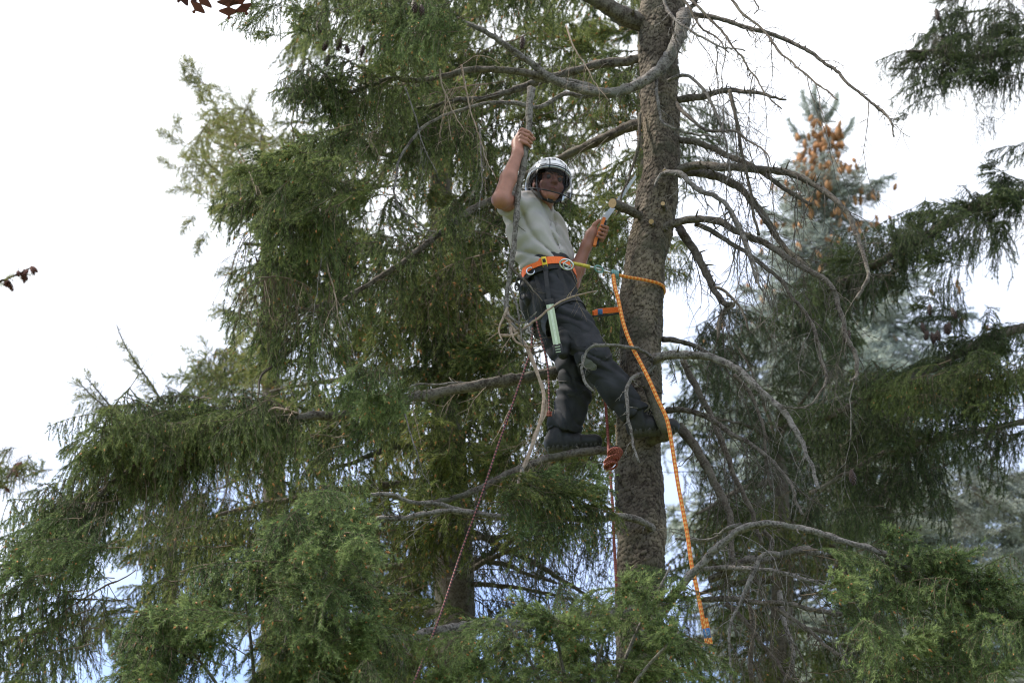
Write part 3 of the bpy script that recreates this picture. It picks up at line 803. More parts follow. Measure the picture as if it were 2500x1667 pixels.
limb(A, [Z2(430, 930), Z2(520, 1030), Z2(560, 1120), Z2(590, 1240), Z2(600, 1400), Z2(640, 1560)], 5, 3, 'bark_dark', 13.7, 13.6, seed=62, stubs=8, twigs=10, **S)
# low right limbs
def Z4(x, y): return (1650 + x / 2.766, 1100 + y / 2.766)
b = limb(A, [(1560, 1560, 13.5), Z4(-60, 1060), Z4(0, 970), Z4(80, 860), Z4(180, 760), Z4(270, 660), Z4(370, 580), Z4(470, 520), Z4(600, 495), Z4(720, 500), Z4(850, 525), Z4(960, 555), Z4(1060, 590), Z4(1250, 640), Z4(1450, 720), Z4(1700, 860), Z4(1950, 990), Z4(2200, 1110), Z4(2450, 1260)], 10, 5, 'bark_grey', 13.4, 12.9, seed=63, stubs=24, twigs=6, tw_len=.3, **S)
foliate(b, .62, 1.0, 26, 'front', ('frond', 'curtain', 'tuft', 'frond'), (.5, .85), tilt=(-.1, .3))
limb(A, [Z4(180, 795), Z4(300, 790), Z4(430, 795), Z4(560, 800), Z4(690, 815), Z4(800, 850), Z4(880, 875), Z4(1000, 920)], 6.5, 4, 'bark_grey', 13.8, 13.2, seed=64, stubs=10, twigs=6, **S)
limb(A, [Z4(230, 870), Z4(330, 830), Z4(430, 765), Z4(540, 735), Z4(680, 725), Z4(790, 680), Z4(880, 670), Z4(950, 690)], 9, 9, 'bark', 13.8, 13.4, seed=65, stubs=16, twigs=6, **S)
limb(A, [Z4(180, 1005), Z4(320, 995), Z4(450, 1005), Z4(600, 1030), Z4(750, 1035), Z4(900, 1060), Z4(1030, 1085), Z4(1120, 1095)], 7, 5, 'bark', 13.9, 13.3, seed=66, stubs=8, twigs=8, **S)
limb(A, [Z4(690, 1060), Z4(800, 1140), Z4(920, 1230), Z4(1000, 1310), Z4(1100, 1390), Z4(1200, 1450)], 6, 4, 'bark', 13.6, 13.4, seed=67, stubs=6, twigs=4, **S)
limb(A, [Z4(340, 1030), Z4(430, 1110), Z4(520, 1220), Z4(610, 1350), Z4(700, 1450), Z4(780, 1560)], 6, 4, 'bark_dark', 13.8, 13.7, seed=68, stubs=6, twigs=8, **S)
limb(A, [Z4(700, 700), Z4(620, 690), Z4(560, 730), Z4(530, 810), Z4(480, 920), Z4(430, 1030), Z4(390, 1110), Z4(360, 1250), Z4(370, 1400), Z4(380, 1550)], 6, 2.5, 'bark_grey', 13.4, 13.3, seed=69, stubs=12, twigs=6, tw_len=.2, **S)
limb(A, [Z4(700, 950), Z4(720, 1100), Z4(750, 1220), Z4(780, 1330), Z4(760, 1560)], 7, 5, 'bark_grey', 13.9, 13.8, seed=70, stubs=10, twigs=6, **S)
limb(A, [Z4(590, 540), Z4(650, 640), Z4(500, 900), Z4(520, 1200), Z4(510, 1560)], 6, 5, 'bark_dark', 14.1, 14.1, seed=71, stubs=10, twigs=8, **S)
limb(A, [Z4(440, 495), Z4(340, 530), Z4(280, 580), Z4(200, 605), Z4(80, 600), Z4(0, 590)], 6, 3, 'bark_grey', 13.6, 13.8, seed=72, stubs=6, twigs=6, **S)
limb(A, [(1575, 1680, 13.8), (1590, 1620, 13.6), (1605, 1575, 13.5), (1600, 1540, 13.45)], 12, 9, 'bark_dark', seed=73, stubs=3, **S)

# fine dead twigs hanging from the bare right hand limbs
gt = np.random.default_rng(77)
for bname, (c, rad) in list(LC.items()):
    ob = bpy.data.objects.get(bname)
    if ob is None or ob.parent is not A or c[:, 0].mean() < 0.9 or len(c) < 30:
        continue
    for _k in range(3):
        i = int(gt.integers(len(c) // 6, len(c) - 2))
        T = nrm(c[i + 1] - c[i])
        ln = gt.uniform(.3, .95)
        pt = wander(gt, c[i], T * .7 + nrm(gt.normal(0, 1, 3)) * .5 + DOWN * .5, ln, 16, 3.2, .12)
        mb = MB(); tr_ = gt.uniform(.0022, .0038)
        mb.tube(pt, np.linspace(tr_, .0009, 17), 4, 0, cap=False)
        for t in range(2, 16):
            for _j in range(2):
                if gt.random() < .45: continue
                TT = nrm(pt[t] - pt[t - 1])
                q2 = wander(gt, pt[t], TT * .7 + nrm(np.cross(TT, gt.normal(0, 1, 3))) * .8, gt.uniform(.03, .22), 5, 2.5, .16)
                mb.tube(q2, np.linspace(tr_ * .5, .0007, 6), 3, 0, cap=False)
        part('twig', mb, [M['bark_dark' if _k else 'bark_grey']], ob)

# foliage of the main tree, upper left and left
fill(A, [(580, -20), (1000, -20), (1030, 60), (960, 150), (850, 160), (780, 110), (660, 60)], 13.2, 14.2, 20, 'main', ('curtain', 'frond', 'tuft'), (.5, .8), az=math.pi)
fill(A, [(540, 20), (600, 20), (620, 80), (570, 90)], 13.3, 13.8, 4, 'main', ('frond', 'tuft'), (.4, .55), az=math.pi)
fill(A, [(640, 170), (720, 170), (800, 220), (760, 270), (660, 220)], 13.3, 13.8, 6, 'main', ('curtain', 'frond'), (.4, .6), az=math.pi)
fill(A, [(880, 10), (1010, 30), (1000, 120), (890, 100)], 13.0, 13.3, 9, 'front', ('curtain', 'tuft', 'frond'), (.45, .65), az=math.pi)
fill(A, [(760, 230), (1000, 220), (1100, 300), (1000, 400), (800, 400)], 13.6, 14.6, 12, 'main', ('curtain', 'thin', 'frond'), (.6, .95), az=math.pi)
fill(A, [(540, 350), (780, 330), (830, 480), (700, 600), (580, 560), (520, 450)], 13.0, 14.0, 40, 'main', ('curtain', 'curtain', 'frond', 'tuft'), (.45, .75), az=math.pi)
fill(A, [(600, 600), (760, 600), (780, 800), (650, 850), (600, 740)], 13.4, 14.3, 12, 'main', ('curtain', 'thin'), (.6, .95), az=math.pi)
fill(A, [(790, 880), (930, 870), (940, 920), (860, 960)], 13.3, 13.8, 9, 'front', ('frond', 'tuft', 'curtain'), (.4, .6), az=math.pi)
fill(A, [(180, 990), (300, 950), (470, 970), (600, 960), (560, 1030), (300, 1060), (180, 1060)], 13.0, 13.7, 26, 'main', ('frond', 'curtain', 'tuft'), (.4, .7), az=math.pi)
fill(A, [(30, 1200), (190, 1170), (200, 1300), (120, 1380), (20, 1400)], 12.7, 13.4, 22, 'front', ('curtain', 'frond'), (.5, .85), az=math.pi)
fill(A, [(-20, 1380), (140, 1370), (200, 1480), (140, 1600), (-20, 1600)], 12.7, 13.6, 12, 'main', ('curtain', 'thin', 'frond'), (.6, .9), az=math.pi)
# front boughs of the main spruce, carried on two added trunks below the view
def front_boughs(px, Y, label, sweeps):
    base = D(px, 1760, Y)
    t = thing('spruce_tree', (base[0], Y, 0), label, 'tree')
    mb = MB()
    zs = np.linspace(-.1, base[2], 60)
    c = np.stack([base[0] + .04 * np.sin(zs), np.full(60, Y), zs], 1)
    mb.tube(c, np.linspace(.13, .02, 60), 14, 0, bump=.04)
    part('trunk', mb, [M['bark']], t)
    for k, (x, y, y2) in enumerate(sweeps):
        root = np.array([base[0], Y, D(px, y2, Y)[2]])
        tip = D(x, y, Y - .35 + .1 * (k % 4))
        mid = (root + tip) / 2 + np.array([0, 0, .12])
        m2 = MB(); c = catmull([root, mid, tip], 26)
        m2.tube(c, np.linspace(.016, .005, 26), 6, 0, bump=.05, seed=k)
        o = part('branch', m2, [M['bark_grey']], t); LC[o.name] = (c, None)
        foliate(o, .45, 1.0, 3, 'front', ('frond', 'tuft'), (.45, .7))
    return t
FL = front_boughs(600, 12.7, 'fresh green front boughs of the tall spruce on an added trunk, filling the bottom below the long bare limb', [(430, 1480, 1850), (560, 1350, 1820), (700, 1290, 1830), (800, 1180, 1860), (830, 1400, 1850), (360, 1560, 1850), (640, 1500, 1800)])
lowm = [(790, 1120), (850, 1180), (850, 1380), (900, 1540), (880, 1640), (300, 1640), (310, 1500), (400, 1430), (560, 1310), (680, 1210)]
fill(FL, [(x, y) for x, y in lowm if x < 690] + [(690, 1640), (690, 1220)], 12.2, 13.2, 46, 'front', ('frond', 'frond', 'curtain', 'tuft'), (.55, .95), az=-2.5, azs=.9, tilt=(-.05, .25))
fill(FL, [(790, 1120), (850, 1180), (850, 1380), (900, 1540), (880, 1640), (640, 1640), (640, 1240), (700, 1180)], 12.0, 13.1, 44, 'front', ('frond', 'frond', 'curtain', 'tuft'), (.55, .95), az=-1.3, azs=.9, tilt=(-.05, .25))
FR = front_boughs(1330, 12.7, 'bright green front boughs of the tall spruce on an added trunk, before the foot of the scaly trunk', [(1160, 1420, 1850), (1260, 1390, 1820), (1400, 1420, 1830), (1540, 1300, 1850), (1560, 1450, 1850), (1100, 1540, 1850)])
fill(FR, [(1150, 1430), (1250, 1410), (1400, 1380), (1490, 1320), (1550, 1290), (1550, 1380), (1530, 1500), (1560, 1640), (950, 1640), (1020, 1560)], 12.3, 13.1, 44, 'front', ('frond', 'frond', 'curtain', 'tuft'), (.5, .85), az=-1.9, azs=1.3, tilt=(-.05, .3), holes=[(1400, 1490, 60, 70), (1440, 1590, 50, 40)])
fill(A, [(1930, 1250), (2050, 1260), (2180, 1370), (2330, 1510), (2360, 1640), (1990, 1640), (1970, 1450), (1910, 1320)], 12.5, 13.2, 38, 'front', ('frond', 'frond', 'curtain', 'tuft'), (.5, .85), az=-.7, azs=.8, tilt=(-.15, .15))

# ================================================================= trees behind
def crown_limbs(t, tx, Y, rows, m='bark_dark'):
    """limbs from the trunk out into the crown; rows: (start y, end x, end y, radius px)"""
    for k, (y0, x1, y1, r) in enumerate(rows):
        xm, ym = (tx + x1) / 2, (y0 + y1) / 2 - 12
        limb(t, [(tx, y0), (xm, ym), (x1, y1)], r, r * .35, m, Y, Y - .8 + .5 * (k % 4), seed=300 + k, twigs=8, tw_len=.5, stubs=2)

bx = D(1050, 1500, 17.0)[0]
Bk = thing('spruce_tree', (bx, 17.0, 0), 'big olive green spruce with russet buds whose dark trunk shows left of the climber', 'tree')
trunk(Bk, [(1070, -60), (1075, 400), (1082, 800), (1088, 1000), (1105, 1250), (1112, 1450), (1110, 1667), (1112, 1700)], [22, 26, 30, 36, 46, 48, 50, 52], 17.0, .3, 'bark_dark', seg=28, top=2.0)
crown_limbs(Bk, 1040, 17.0, [(400, 700, 330, 9), (600, 560, 560, 10), (700, 900, 820, 8), (850, 620, 900, 10), (1000, 760, 1080, 10), (1100, 500, 1180, 11), (1300, 700, 1330, 11),
    (1420, 760, 1380, 13), (1330, 1260, 1240, 8), (1330, 1300, 1180, 8), (1280, 1280, 1340, 8), (1500, 700, 1480, 9), (950, 1330, 900, 8), (700, 1350, 600, 8), (1200, 1400, 1400, 9), (300, 1350, 150, 8), (1240, 1240, 1250, 7), (1340, 1330, 1380, 7)])
fill(Bk, [(780, -40), (1480, -40), (1480, 500), (1440, 800), (1400, 1050), (1390, 1180), (1050, 1160), (700, 1160), (560, 1100), (640, 700), (600, 560), (780, 280)], 15.4, 17.4, 168, 'back', ('curtain', 'curtain', 'frond', 'tuft', 'thin', 'upright'), (.7, 1.15), az=2.6, azs=1.6, holes=[(960, 570, 60, 40), (1000, 950, 25, 40)])
fill(Bk, [(960, 120), (1120, 120), (1120, 860), (1090, 1130), (990, 1140), (970, 600)], 15.6, 16.4, 34, 'back', ('curtain', 'frond', 'tuft'), (.75, 1.1), az=-2.2, azs=1.6, holes=[(1000, 950, 20, 30)])
fill(Bk, [(300, 1200), (700, 1180), (1000, 1200), (1010, 1600), (800, 1640), (560, 1500), (400, 1400)], 16.0, 18.0, 60, 'back', ('curtain', 'frond', 'thin'), (.6, 1.0), az=2.8, azs=1.2, holes=[(330, 1300, 60, 60)])
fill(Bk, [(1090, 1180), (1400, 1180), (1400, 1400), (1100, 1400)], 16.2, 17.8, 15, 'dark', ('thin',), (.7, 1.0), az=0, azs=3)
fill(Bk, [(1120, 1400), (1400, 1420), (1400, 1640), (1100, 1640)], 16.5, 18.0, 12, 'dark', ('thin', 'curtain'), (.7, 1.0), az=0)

# another olive spruce further back closes the crown
Bm = thing('spruce_tree', (D(1485, 1500, 20.5)[0], 20.5, 0), 'olive spruce standing behind the bigger one, seen between the climber and the upper limbs', 'tree')
trunk(Bm, [(1575, -60), (1578, 500), (1580, 1000), (1580, 1700)], [18, 24, 30, 36], 20.5, .28, 'bark_dark', seg=20, top=1.0)
fill(Bm, [(700, -40), (1540, -40), (1540, 300), (1560, 560), (1500, 600), (1440, 800), (1400, 1050), (1390, 1160), (1050, 1160), (700, 1140), (620, 900), (700, 500)], 19.4, 21.4, 120, 'back', ('curtain', 'curtain', 'frond', 'tuft'), (.9, 1.35), az=2.6, azs=2.5, holes=[(960, 570, 50, 30), (1000, 950, 20, 30), (1470, 480, 40, 60)])
fill(Bm, [(620, 1150), (1020, 1160), (1020, 1640), (600, 1640)], 19.4, 21.4, 42, 'back', ('curtain', 'frond'), (.9, 1.3), az=2.6, azs=2.5)

B3 = thing('spruce_tree', (D(620, 1500, 21)[0], 21.0, 0), 'olive spruce in sunlit colours with its spiky leaning top against white sky', 'tree')
trunk(B3, [(640, 350), (660, 800), (670, 1300), (670, 1700)], [6, 20, 30, 36], 21.0, .3, 'bark_dark', seg=14, top=.1)
fill(B3, [(500, 290), (560, 260), (640, 300), (700, 360), (640, 520), (540, 530), (470, 470), (430, 420), (420, 350)], 20, 22, 62, 'sun', ('upright', 'tuft', 'frond', 'curtain'), (.4, .75), az=2.9, azs=1.2, tilt=(-.1, .7))
fill(B3, [(450, 180), (500, 200), (560, 250), (540, 330), (480, 300), (450, 240)], 20.5, 21.5, 20, 'sun', ('upright', 'tuft'), (.35, .55), az=2.9, azs=.8, tilt=(.2, .9))
for (x0, y0, x1, y1, sc) in [(470, 190, 412, 118, .42), (440, 190, 405, 140, .3), (430, 340, 350, 290, .4), (420, 400, 345, 350, .3), (420, 320, 395, 245, .3), (450, 470, 410, 560, .3), (440, 430, 380, 440, .3), (560, 250, 590, 200, .3), (470, 520, 450, 600, .35), (540, 600, 500, 640, .3), (620, 300, 640, 240, .3), (480, 230, 430, 170, .4)]:
    for k in range(2):
        place('sun', ('upright',), D((x0 + x1) / 2, (y0 + y1) / 2, 21), math.pi if x1 < x0 else 0, sc * 1.1, B3, tilt=math.atan2(y0 - y1, abs(x1 - x0)) + random.gauss(0, .15))
fill(B3, [(560, 640), (640, 640), (640, 900), (560, 900), (530, 740)], 19.5, 21.5, 22, 'sun', ('upright', 'frond', 'curtain'), (.45, .7), az=2.9, azs=1, tilt=(-.1, .5))
fill(B3, [(440, 830), (640, 800), (700, 1000), (560, 1000), (440, 920)], 20, 22, 34, 'back', ('upright', 'frond', 'curtain'), (.45, .75), az=2.9, azs=1)

# grey green tree low on the left with a bare spiky leader
B4 = thing('spruce_tree', (D(330, 1500, 19.5)[0], 19.5, 0), 'thin spruce with a bare spiky leader standing clear of the crown at far left', 'tree')
trunk(B4, [(420, 1020), (420, 1200), (410, 1700)], [6, 12, 22], 19.5, .22, 'bark_dark', seg=12, top=.1)
b = limb(B4, [(425, 965), (380, 930), (345, 880), (310, 830), (285, 790), (268, 745)], 4, 1.2, 'bark_grey', 19.4, 19.3, seed=90, stubs=30, twigs=16, tw_len=.3, drop=.3, wob=.003)
foliate(b, .1, .85, 14, 'sun', ('upright', 'tuft'), (.16, .3))
b = limb(B4, [(300, 960), (245, 935), (205, 905), (175, 870)], 3, 1.2, 'bark_grey', 19.4, 19.3, seed=91, stubs=20, twigs=10, tw_len=.25, drop=.3)
foliate(b, .1, 1, 9, 'sun', ('upright',), (.15, .28))
b = limb(B4, [(260, 940), (225, 900), (195, 865)], 2.5, 1, 'bark_grey', 19.4, 19.3, seed=92, stubs=14, twigs=8, tw_len=.2, drop=.2)
foliate(b, .1, 1, 6, 'sun', ('upright',), (.14, .25))
fill(B4, [(220, 950), (300, 930), (380, 930), (520, 900), (520, 1080), (300, 1120), (240, 1010)], 18.8, 20.2, 46, 'back', ('upright', 'curtain', 'frond'), (.4, .65), az=2.9, azs=1)
fill(B4, [(120, 1160), (300, 1120), (560, 1140), (560, 1260), (420, 1330), (280, 1270), (180, 1240)], 18.8, 20.2, 44, 'back', ('thin', 'frond', 'curtain'), (.45, .75), az=2.9, azs=1, holes=[(300, 1190, 50, 40)])
fill(B4, [(180, 1400), (330, 1330), (420, 1400), (360, 1480), (260, 1500), (180, 1500)], 18.8, 20.2, 18, 'back', ('thin', 'frond', 'curtain'), (.45, .75), az=2.9, azs=1)
for (x, y, sc) in [(440, 810, .35), (470, 790, .3), (520, 720, .4), (540, 690, .3), (500, 860, .4), (560, 760, .3)]:
    place('sun', ('upright',), D(x, y, 20), math.pi, sc, B3, tilt=random.uniform(.2, .9))

# right neighbour: heavy dark limbs reaching in from beyond the right edge
Rt = thing('spruce_tree', (D(2560, 900, 18.0)[0], 18.0, 0), 'dark spruce reaching in with long drooping limbs from the right edge', 'tree')
trunk(Rt, [(2740, -60), (2745, 500), (2750, 1000), (2760, 1700)], [26, 32, 38, 44], 18.0, .3, 'bark_dark', seg=24, top=2)
b = limb(Rt, [(2580, 420), (2460, 430), (2352, 447), (2270, 465), (2180, 510), (2100, 560), (2020, 602), (1950, 640), (1895, 672)], 13, 6, 'bark_dark', 18, 17.2, seed=101, twigs=14, tw_len=.5)
foliate(b, .25, 1.0, 22, 'dark', ('frond', 'curtain'), (.5, .8))
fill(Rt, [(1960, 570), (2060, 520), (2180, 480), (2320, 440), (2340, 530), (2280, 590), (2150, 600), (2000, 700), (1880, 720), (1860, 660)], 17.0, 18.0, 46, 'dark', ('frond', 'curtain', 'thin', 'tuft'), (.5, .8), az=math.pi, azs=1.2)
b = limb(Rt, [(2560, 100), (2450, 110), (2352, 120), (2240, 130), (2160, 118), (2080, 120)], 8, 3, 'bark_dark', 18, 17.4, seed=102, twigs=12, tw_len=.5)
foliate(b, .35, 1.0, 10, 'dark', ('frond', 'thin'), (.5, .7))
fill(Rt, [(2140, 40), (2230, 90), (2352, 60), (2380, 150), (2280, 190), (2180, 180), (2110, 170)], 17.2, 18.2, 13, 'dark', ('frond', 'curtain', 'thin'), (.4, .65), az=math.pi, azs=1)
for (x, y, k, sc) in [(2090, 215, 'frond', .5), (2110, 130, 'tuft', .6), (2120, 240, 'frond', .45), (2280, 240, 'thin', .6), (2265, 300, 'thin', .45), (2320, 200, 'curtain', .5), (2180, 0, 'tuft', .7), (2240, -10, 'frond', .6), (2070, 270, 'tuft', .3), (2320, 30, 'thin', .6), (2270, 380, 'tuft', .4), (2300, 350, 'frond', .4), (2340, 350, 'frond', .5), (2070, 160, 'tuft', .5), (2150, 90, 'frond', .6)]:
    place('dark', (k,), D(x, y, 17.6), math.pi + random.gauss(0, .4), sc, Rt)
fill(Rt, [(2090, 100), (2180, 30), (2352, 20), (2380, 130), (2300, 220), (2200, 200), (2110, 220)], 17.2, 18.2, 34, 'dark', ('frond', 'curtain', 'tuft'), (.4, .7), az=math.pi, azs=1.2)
fill(Rt, [(2270, 400), (2352, 360), (2380, 460), (2300, 460)], 17.2, 18.2, 6, 'dark', ('frond', 'tuft'), (.4, .6), az=math.pi, azs=1.2)
b = limb(Rt, [(2560, 740), (2450, 735), (2352, 752), (2280, 772), (2210, 808), (2140, 845), (2060, 885), (1980, 920), (1900, 960)], 14, 6, 'bark_dark', 18, 16.8, seed=103, twigs=14, tw_len=.5)
foliate(b, .2, 1.0, 16, 'dark', ('frond', 'curtain'), (.5, .75))
fill(Rt, [(2160, 800), (2230, 760), (2352, 720), (2380, 800), (2200, 850)], 17.2, 18, 10, 'dark', ('frond', 'tuft'), (.45, .6), az=math.pi)
fill(Rt, [(1930, 910), (2100, 870), (2380, 830), (2380, 1060), (2240, 1060), (2120, 1200), (1980, 1240), (1900, 1150), (1880, 1000)], 16.6, 18.2, 62, 'dark', ('frond', 'curtain', 'curtain', 'thin'), (.6, .95), az=math.pi, azs=1.4, holes=[(2200, 1130, 30, 25)])
fill(Rt, [(1960, 880), (2200, 850), (2380, 830), (2380, 950), (2100, 960)], 16.4, 17.0, 20, 'main', ('frond', 'curtain'), (.5, .7), az=math.pi, azs=1.4)
limb(Rt, [(2400, 960), (2300, 980), (2200, 1000), (2100, 1020), (2030, 1040), (1960, 1080), (1860, 1130)], 8, 4, 'bark_dark', 18, 16.8, seed=104, twigs=14, tw_len=.5)

# dark spruce between the trunk and the blue one
Mk = thing('spruce_tree', (D(1790, 1400, 20.0)[0], 20.0, 0), 'dark drooping spruce behind the bare twigs at the climber\'s boots', 'tree')
trunk(Mk, [(1905, 1080), (1907, 1200), (1910, 1700)], [10, 18, 34], 20.0, .3, 'bark_dark', seg=20, top=.3)
crown_limbs(Mk, 1790, 20.0, [(1020, 1640, 960, 6), (1010, 1900, 850, 5), (1030, 1700, 800, 5), (1060, 1980, 1060, 8), (1100, 1600, 1180, 8), (1240, 1980, 1280, 9), (1330, 1560, 1380, 9), (1440, 1980, 1480, 9)])
fill(Mk, [(1640, 720), (1700, 690), (1760, 740), (1860, 680), (1960, 720), (1960, 900), (1820, 960), (1740, 900), (1600, 900), (1580, 830)], 19.3, 20.7, 34, 'dark', ('curtain', 'frond', 'thin'), (.55, .9), az=math.pi / 2, azs=3, holes=[(1760, 860, 40, 45)])
fill(Mk, [(1580, 900), (1800, 960), (1960, 980), (2000, 1150), (1800, 1260), (1620, 1200), (1560, 1010)], 19.3, 20.7, 38, 'dark', ('curtain', 'frond', 'thin'), (.55, .9), az=math.pi / 2, azs=3, holes=[(1570, 1070, 38, 55), (1700, 1050, 40, 50), (1640, 1000, 25, 25)])
fill(Mk, [(1580, 1180), (1980, 1200), (2000, 1640), (1560, 1640)], 19.3, 20.7, 46, 'back', ('curtain', 'frond', 'thin'), (.6, 1.0), az=math.pi / 2, azs=3, holes=[(1940, 1470, 30, 40), (1600, 1120, 30, 30)])
fill(Mk, [(1560, 200), (1640, 230), (1680, 300), (1640, 400), (1560, 420)], 18.0, 19.0, 12, 'dark', ('curtain', 'frond'), (.45, .65), az=0, azs=1)
fill(Bk, [(1545, 540), (1570, 560), (1570, 640), (1545, 650)], 17.0, 18.0, 6, 'back', ('curtain', 'frond'), (.35, .5), az=0, azs=.8)

# blue spruce hung with orange cones
by = 25.0
bt = P(2000, 250, by)
Bl = thing('blue_spruce_tree', (bt[0], by, 0), 'blue grey spruce with a pointed top crowded with orange cones', 'tree')
mb = MB()
zs = np.linspace(-.1, bt[2], 80)
mb.tube(np.stack([np.full(80, bt[0]), np.full(80, by), zs], 1), np.interp(zs, [0, bt[2]], [.28, .015]), 14, 0, bump=.04)
part('trunk', mb, [M['bark']], Bl)
cm = MB()                                            # one cone, hanging
for k in range(9):
    for j in range(6):
        a = j * math.pi / 3 + k * .52; z = -k * .0095; r = .017 * math.sin(math.pi * (k + .8) / 10) + .003
        p = np.array([math.cos(a) * r, math.sin(a) * r, z]); q_ = np.array([-math.sin(a), math.cos(a), 0]) * .008
        tip = np.array([math.cos(a) * (r + .005), math.sin(a) * (r + .005), z - .014])
        cm.add([p + q_, p - q_, tip], [(0, 1, 2)], 0)
cm.tube(np.array([(0, 0, .005), (0, 0, -.02), (0, 0, -.05), (0, 0, -.09)]), [.006, .015, .016, .004], 7, 0)
cone_me = cm.mesh('cone', [M['cone_orange']], smooth=False)
cone_dk = cone_me.copy(); cone_dk.materials[0] = M['cone_dark']
cone_rs = cone_me.copy(); cone_rs.materials[0] = plain('russet_cone', (.13, .045, .03), .7, noise=.4)
def cone(parent, p, sc, me, tilt=.5):
    base = np.zeros(3); r = parent
    while r is not None:
        base += np.array(r.location); r = r.parent
    o = bpy.data.objects.new('cone', me); col.objects.link(o); o.parent = parent
    o.location = np.asarray(p) - base
    o.rotation_euler = (random.uniform(-tilt, tilt), random.uniform(-tilt, tilt), random.uniform(0, 6))
    o.scale = (sc,) * 3
    return o
h = .08; nc = 0; wi = 0
while h < 6.6:
    nb = 6 if h < 3 else 7
    for k in range(nb):
        a = (k + .5 * (wi % 2)) * 2 * math.pi / nb + random.uniform(-.25, .25)
        ln = float(np.interp(h, [0, .3, .85, 1.0, 1.25, 1.7, 2.2, 3.2], [.14, .22, .26, .58, .66, .62, 1.05, 1.7])) * random.uniform(.75, 1.15)
        if h > 3.0 and math.sin(a) > .5: continue
        root = np.array([bt[0], by, bt[2] - h])
        place('blue', ('brush',), root, a, ln, Bl, tilt=(.75 if h < .4 else .15 if h < 1.5 else -.1) + random.gauss(0, .1), roll=random.gauss(0, .2), centre=False)
        if .3 < h < 3.0:
            nn = random.randint(5, 9) if h < 1.6 else random.randint(2, 5)
            for _ in range(nn):
                if nc > 285 or math.sin(a) > .35: break
                u = random.uniform(.25, 1.0) * ln
                p = root + np.array([math.cos(a) * u + random.gauss(0, .035), math.sin(a) * u + random.gauss(0, .035) - .07, u * .1 + .02 + random.gauss(0, .03)])
                cone(Bl, p, random.uniform(.75, 1.1), cone_me); nc += 1
    h += .17 if h < 2 else .3; wi += 1
for (dx, dz, tl) in [(0, .05, 1.4), (-.05, 0, 1.2), (.05, 0, 1.2), (-.1, -.3, 1.0), (.12, -.25, 1.0)]:
    place('blue', ('brush',), bt + np.array([dx, 0, dz - .25]), 0 if dx > 0 else math.pi, .42, Bl, tilt=tl, centre=False)

Gr = thing('blue_spruce_tree', (D(2330, 1400, 23.0)[0], 23.0, 0), 'grey spruce with fine tufted boughs low at the right edge', 'tree')
trunk(Gr, [(2478, 1480), (2480, 1560), (2480, 1700)], [12, 20, 30], 23.0, .28, 'bark_dark', seg=16, top=.2)
fill(Gr, [(2160, 1120), (2352, 1080), (2400, 1300), (2352, 1400), (2230, 1330), (2060, 1280), (1990, 1180), (2060, 1100)], 22, 24, 48, 'grey', ('brush',), (.45, .75), az=-math.pi / 2, azs=2.5, tilt=(-.6, .2), holes=[(2200, 1130, 30, 30), (2270, 1260, 40, 45), (2180, 1210, 22, 22)])
fill(Gr, [(2050, 1330), (2200, 1360), (2380, 1420), (2380, 1640), (2000, 1640)], 22, 24, 26, 'grey', ('brush',), (.5, .8), az=-math.pi / 2, azs=2.5, tilt=(-.6, .2))

fill(Rt, [(2090, 670), (2190, 650), (2220, 740), (2120, 760)], 17.0, 17.4, 9, 'dark', ('frond', 'curtain', 'tuft'), (.35, .5), az=math.pi, azs=1.5)
# cones on the nearer spruces
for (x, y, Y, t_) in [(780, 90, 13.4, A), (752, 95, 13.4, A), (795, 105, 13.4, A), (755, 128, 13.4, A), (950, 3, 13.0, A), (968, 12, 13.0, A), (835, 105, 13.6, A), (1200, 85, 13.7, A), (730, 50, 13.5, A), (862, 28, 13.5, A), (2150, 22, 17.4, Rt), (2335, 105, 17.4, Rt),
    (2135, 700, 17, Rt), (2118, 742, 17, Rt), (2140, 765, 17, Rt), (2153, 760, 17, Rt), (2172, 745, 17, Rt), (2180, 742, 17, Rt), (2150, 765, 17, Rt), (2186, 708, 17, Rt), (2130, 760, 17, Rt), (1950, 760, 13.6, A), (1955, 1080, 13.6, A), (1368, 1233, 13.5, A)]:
    cone(t_, D(x, y, Y), random.uniform(.6, .85) * (1.2 if t_ is Rt else 1), cone_dk, .3)

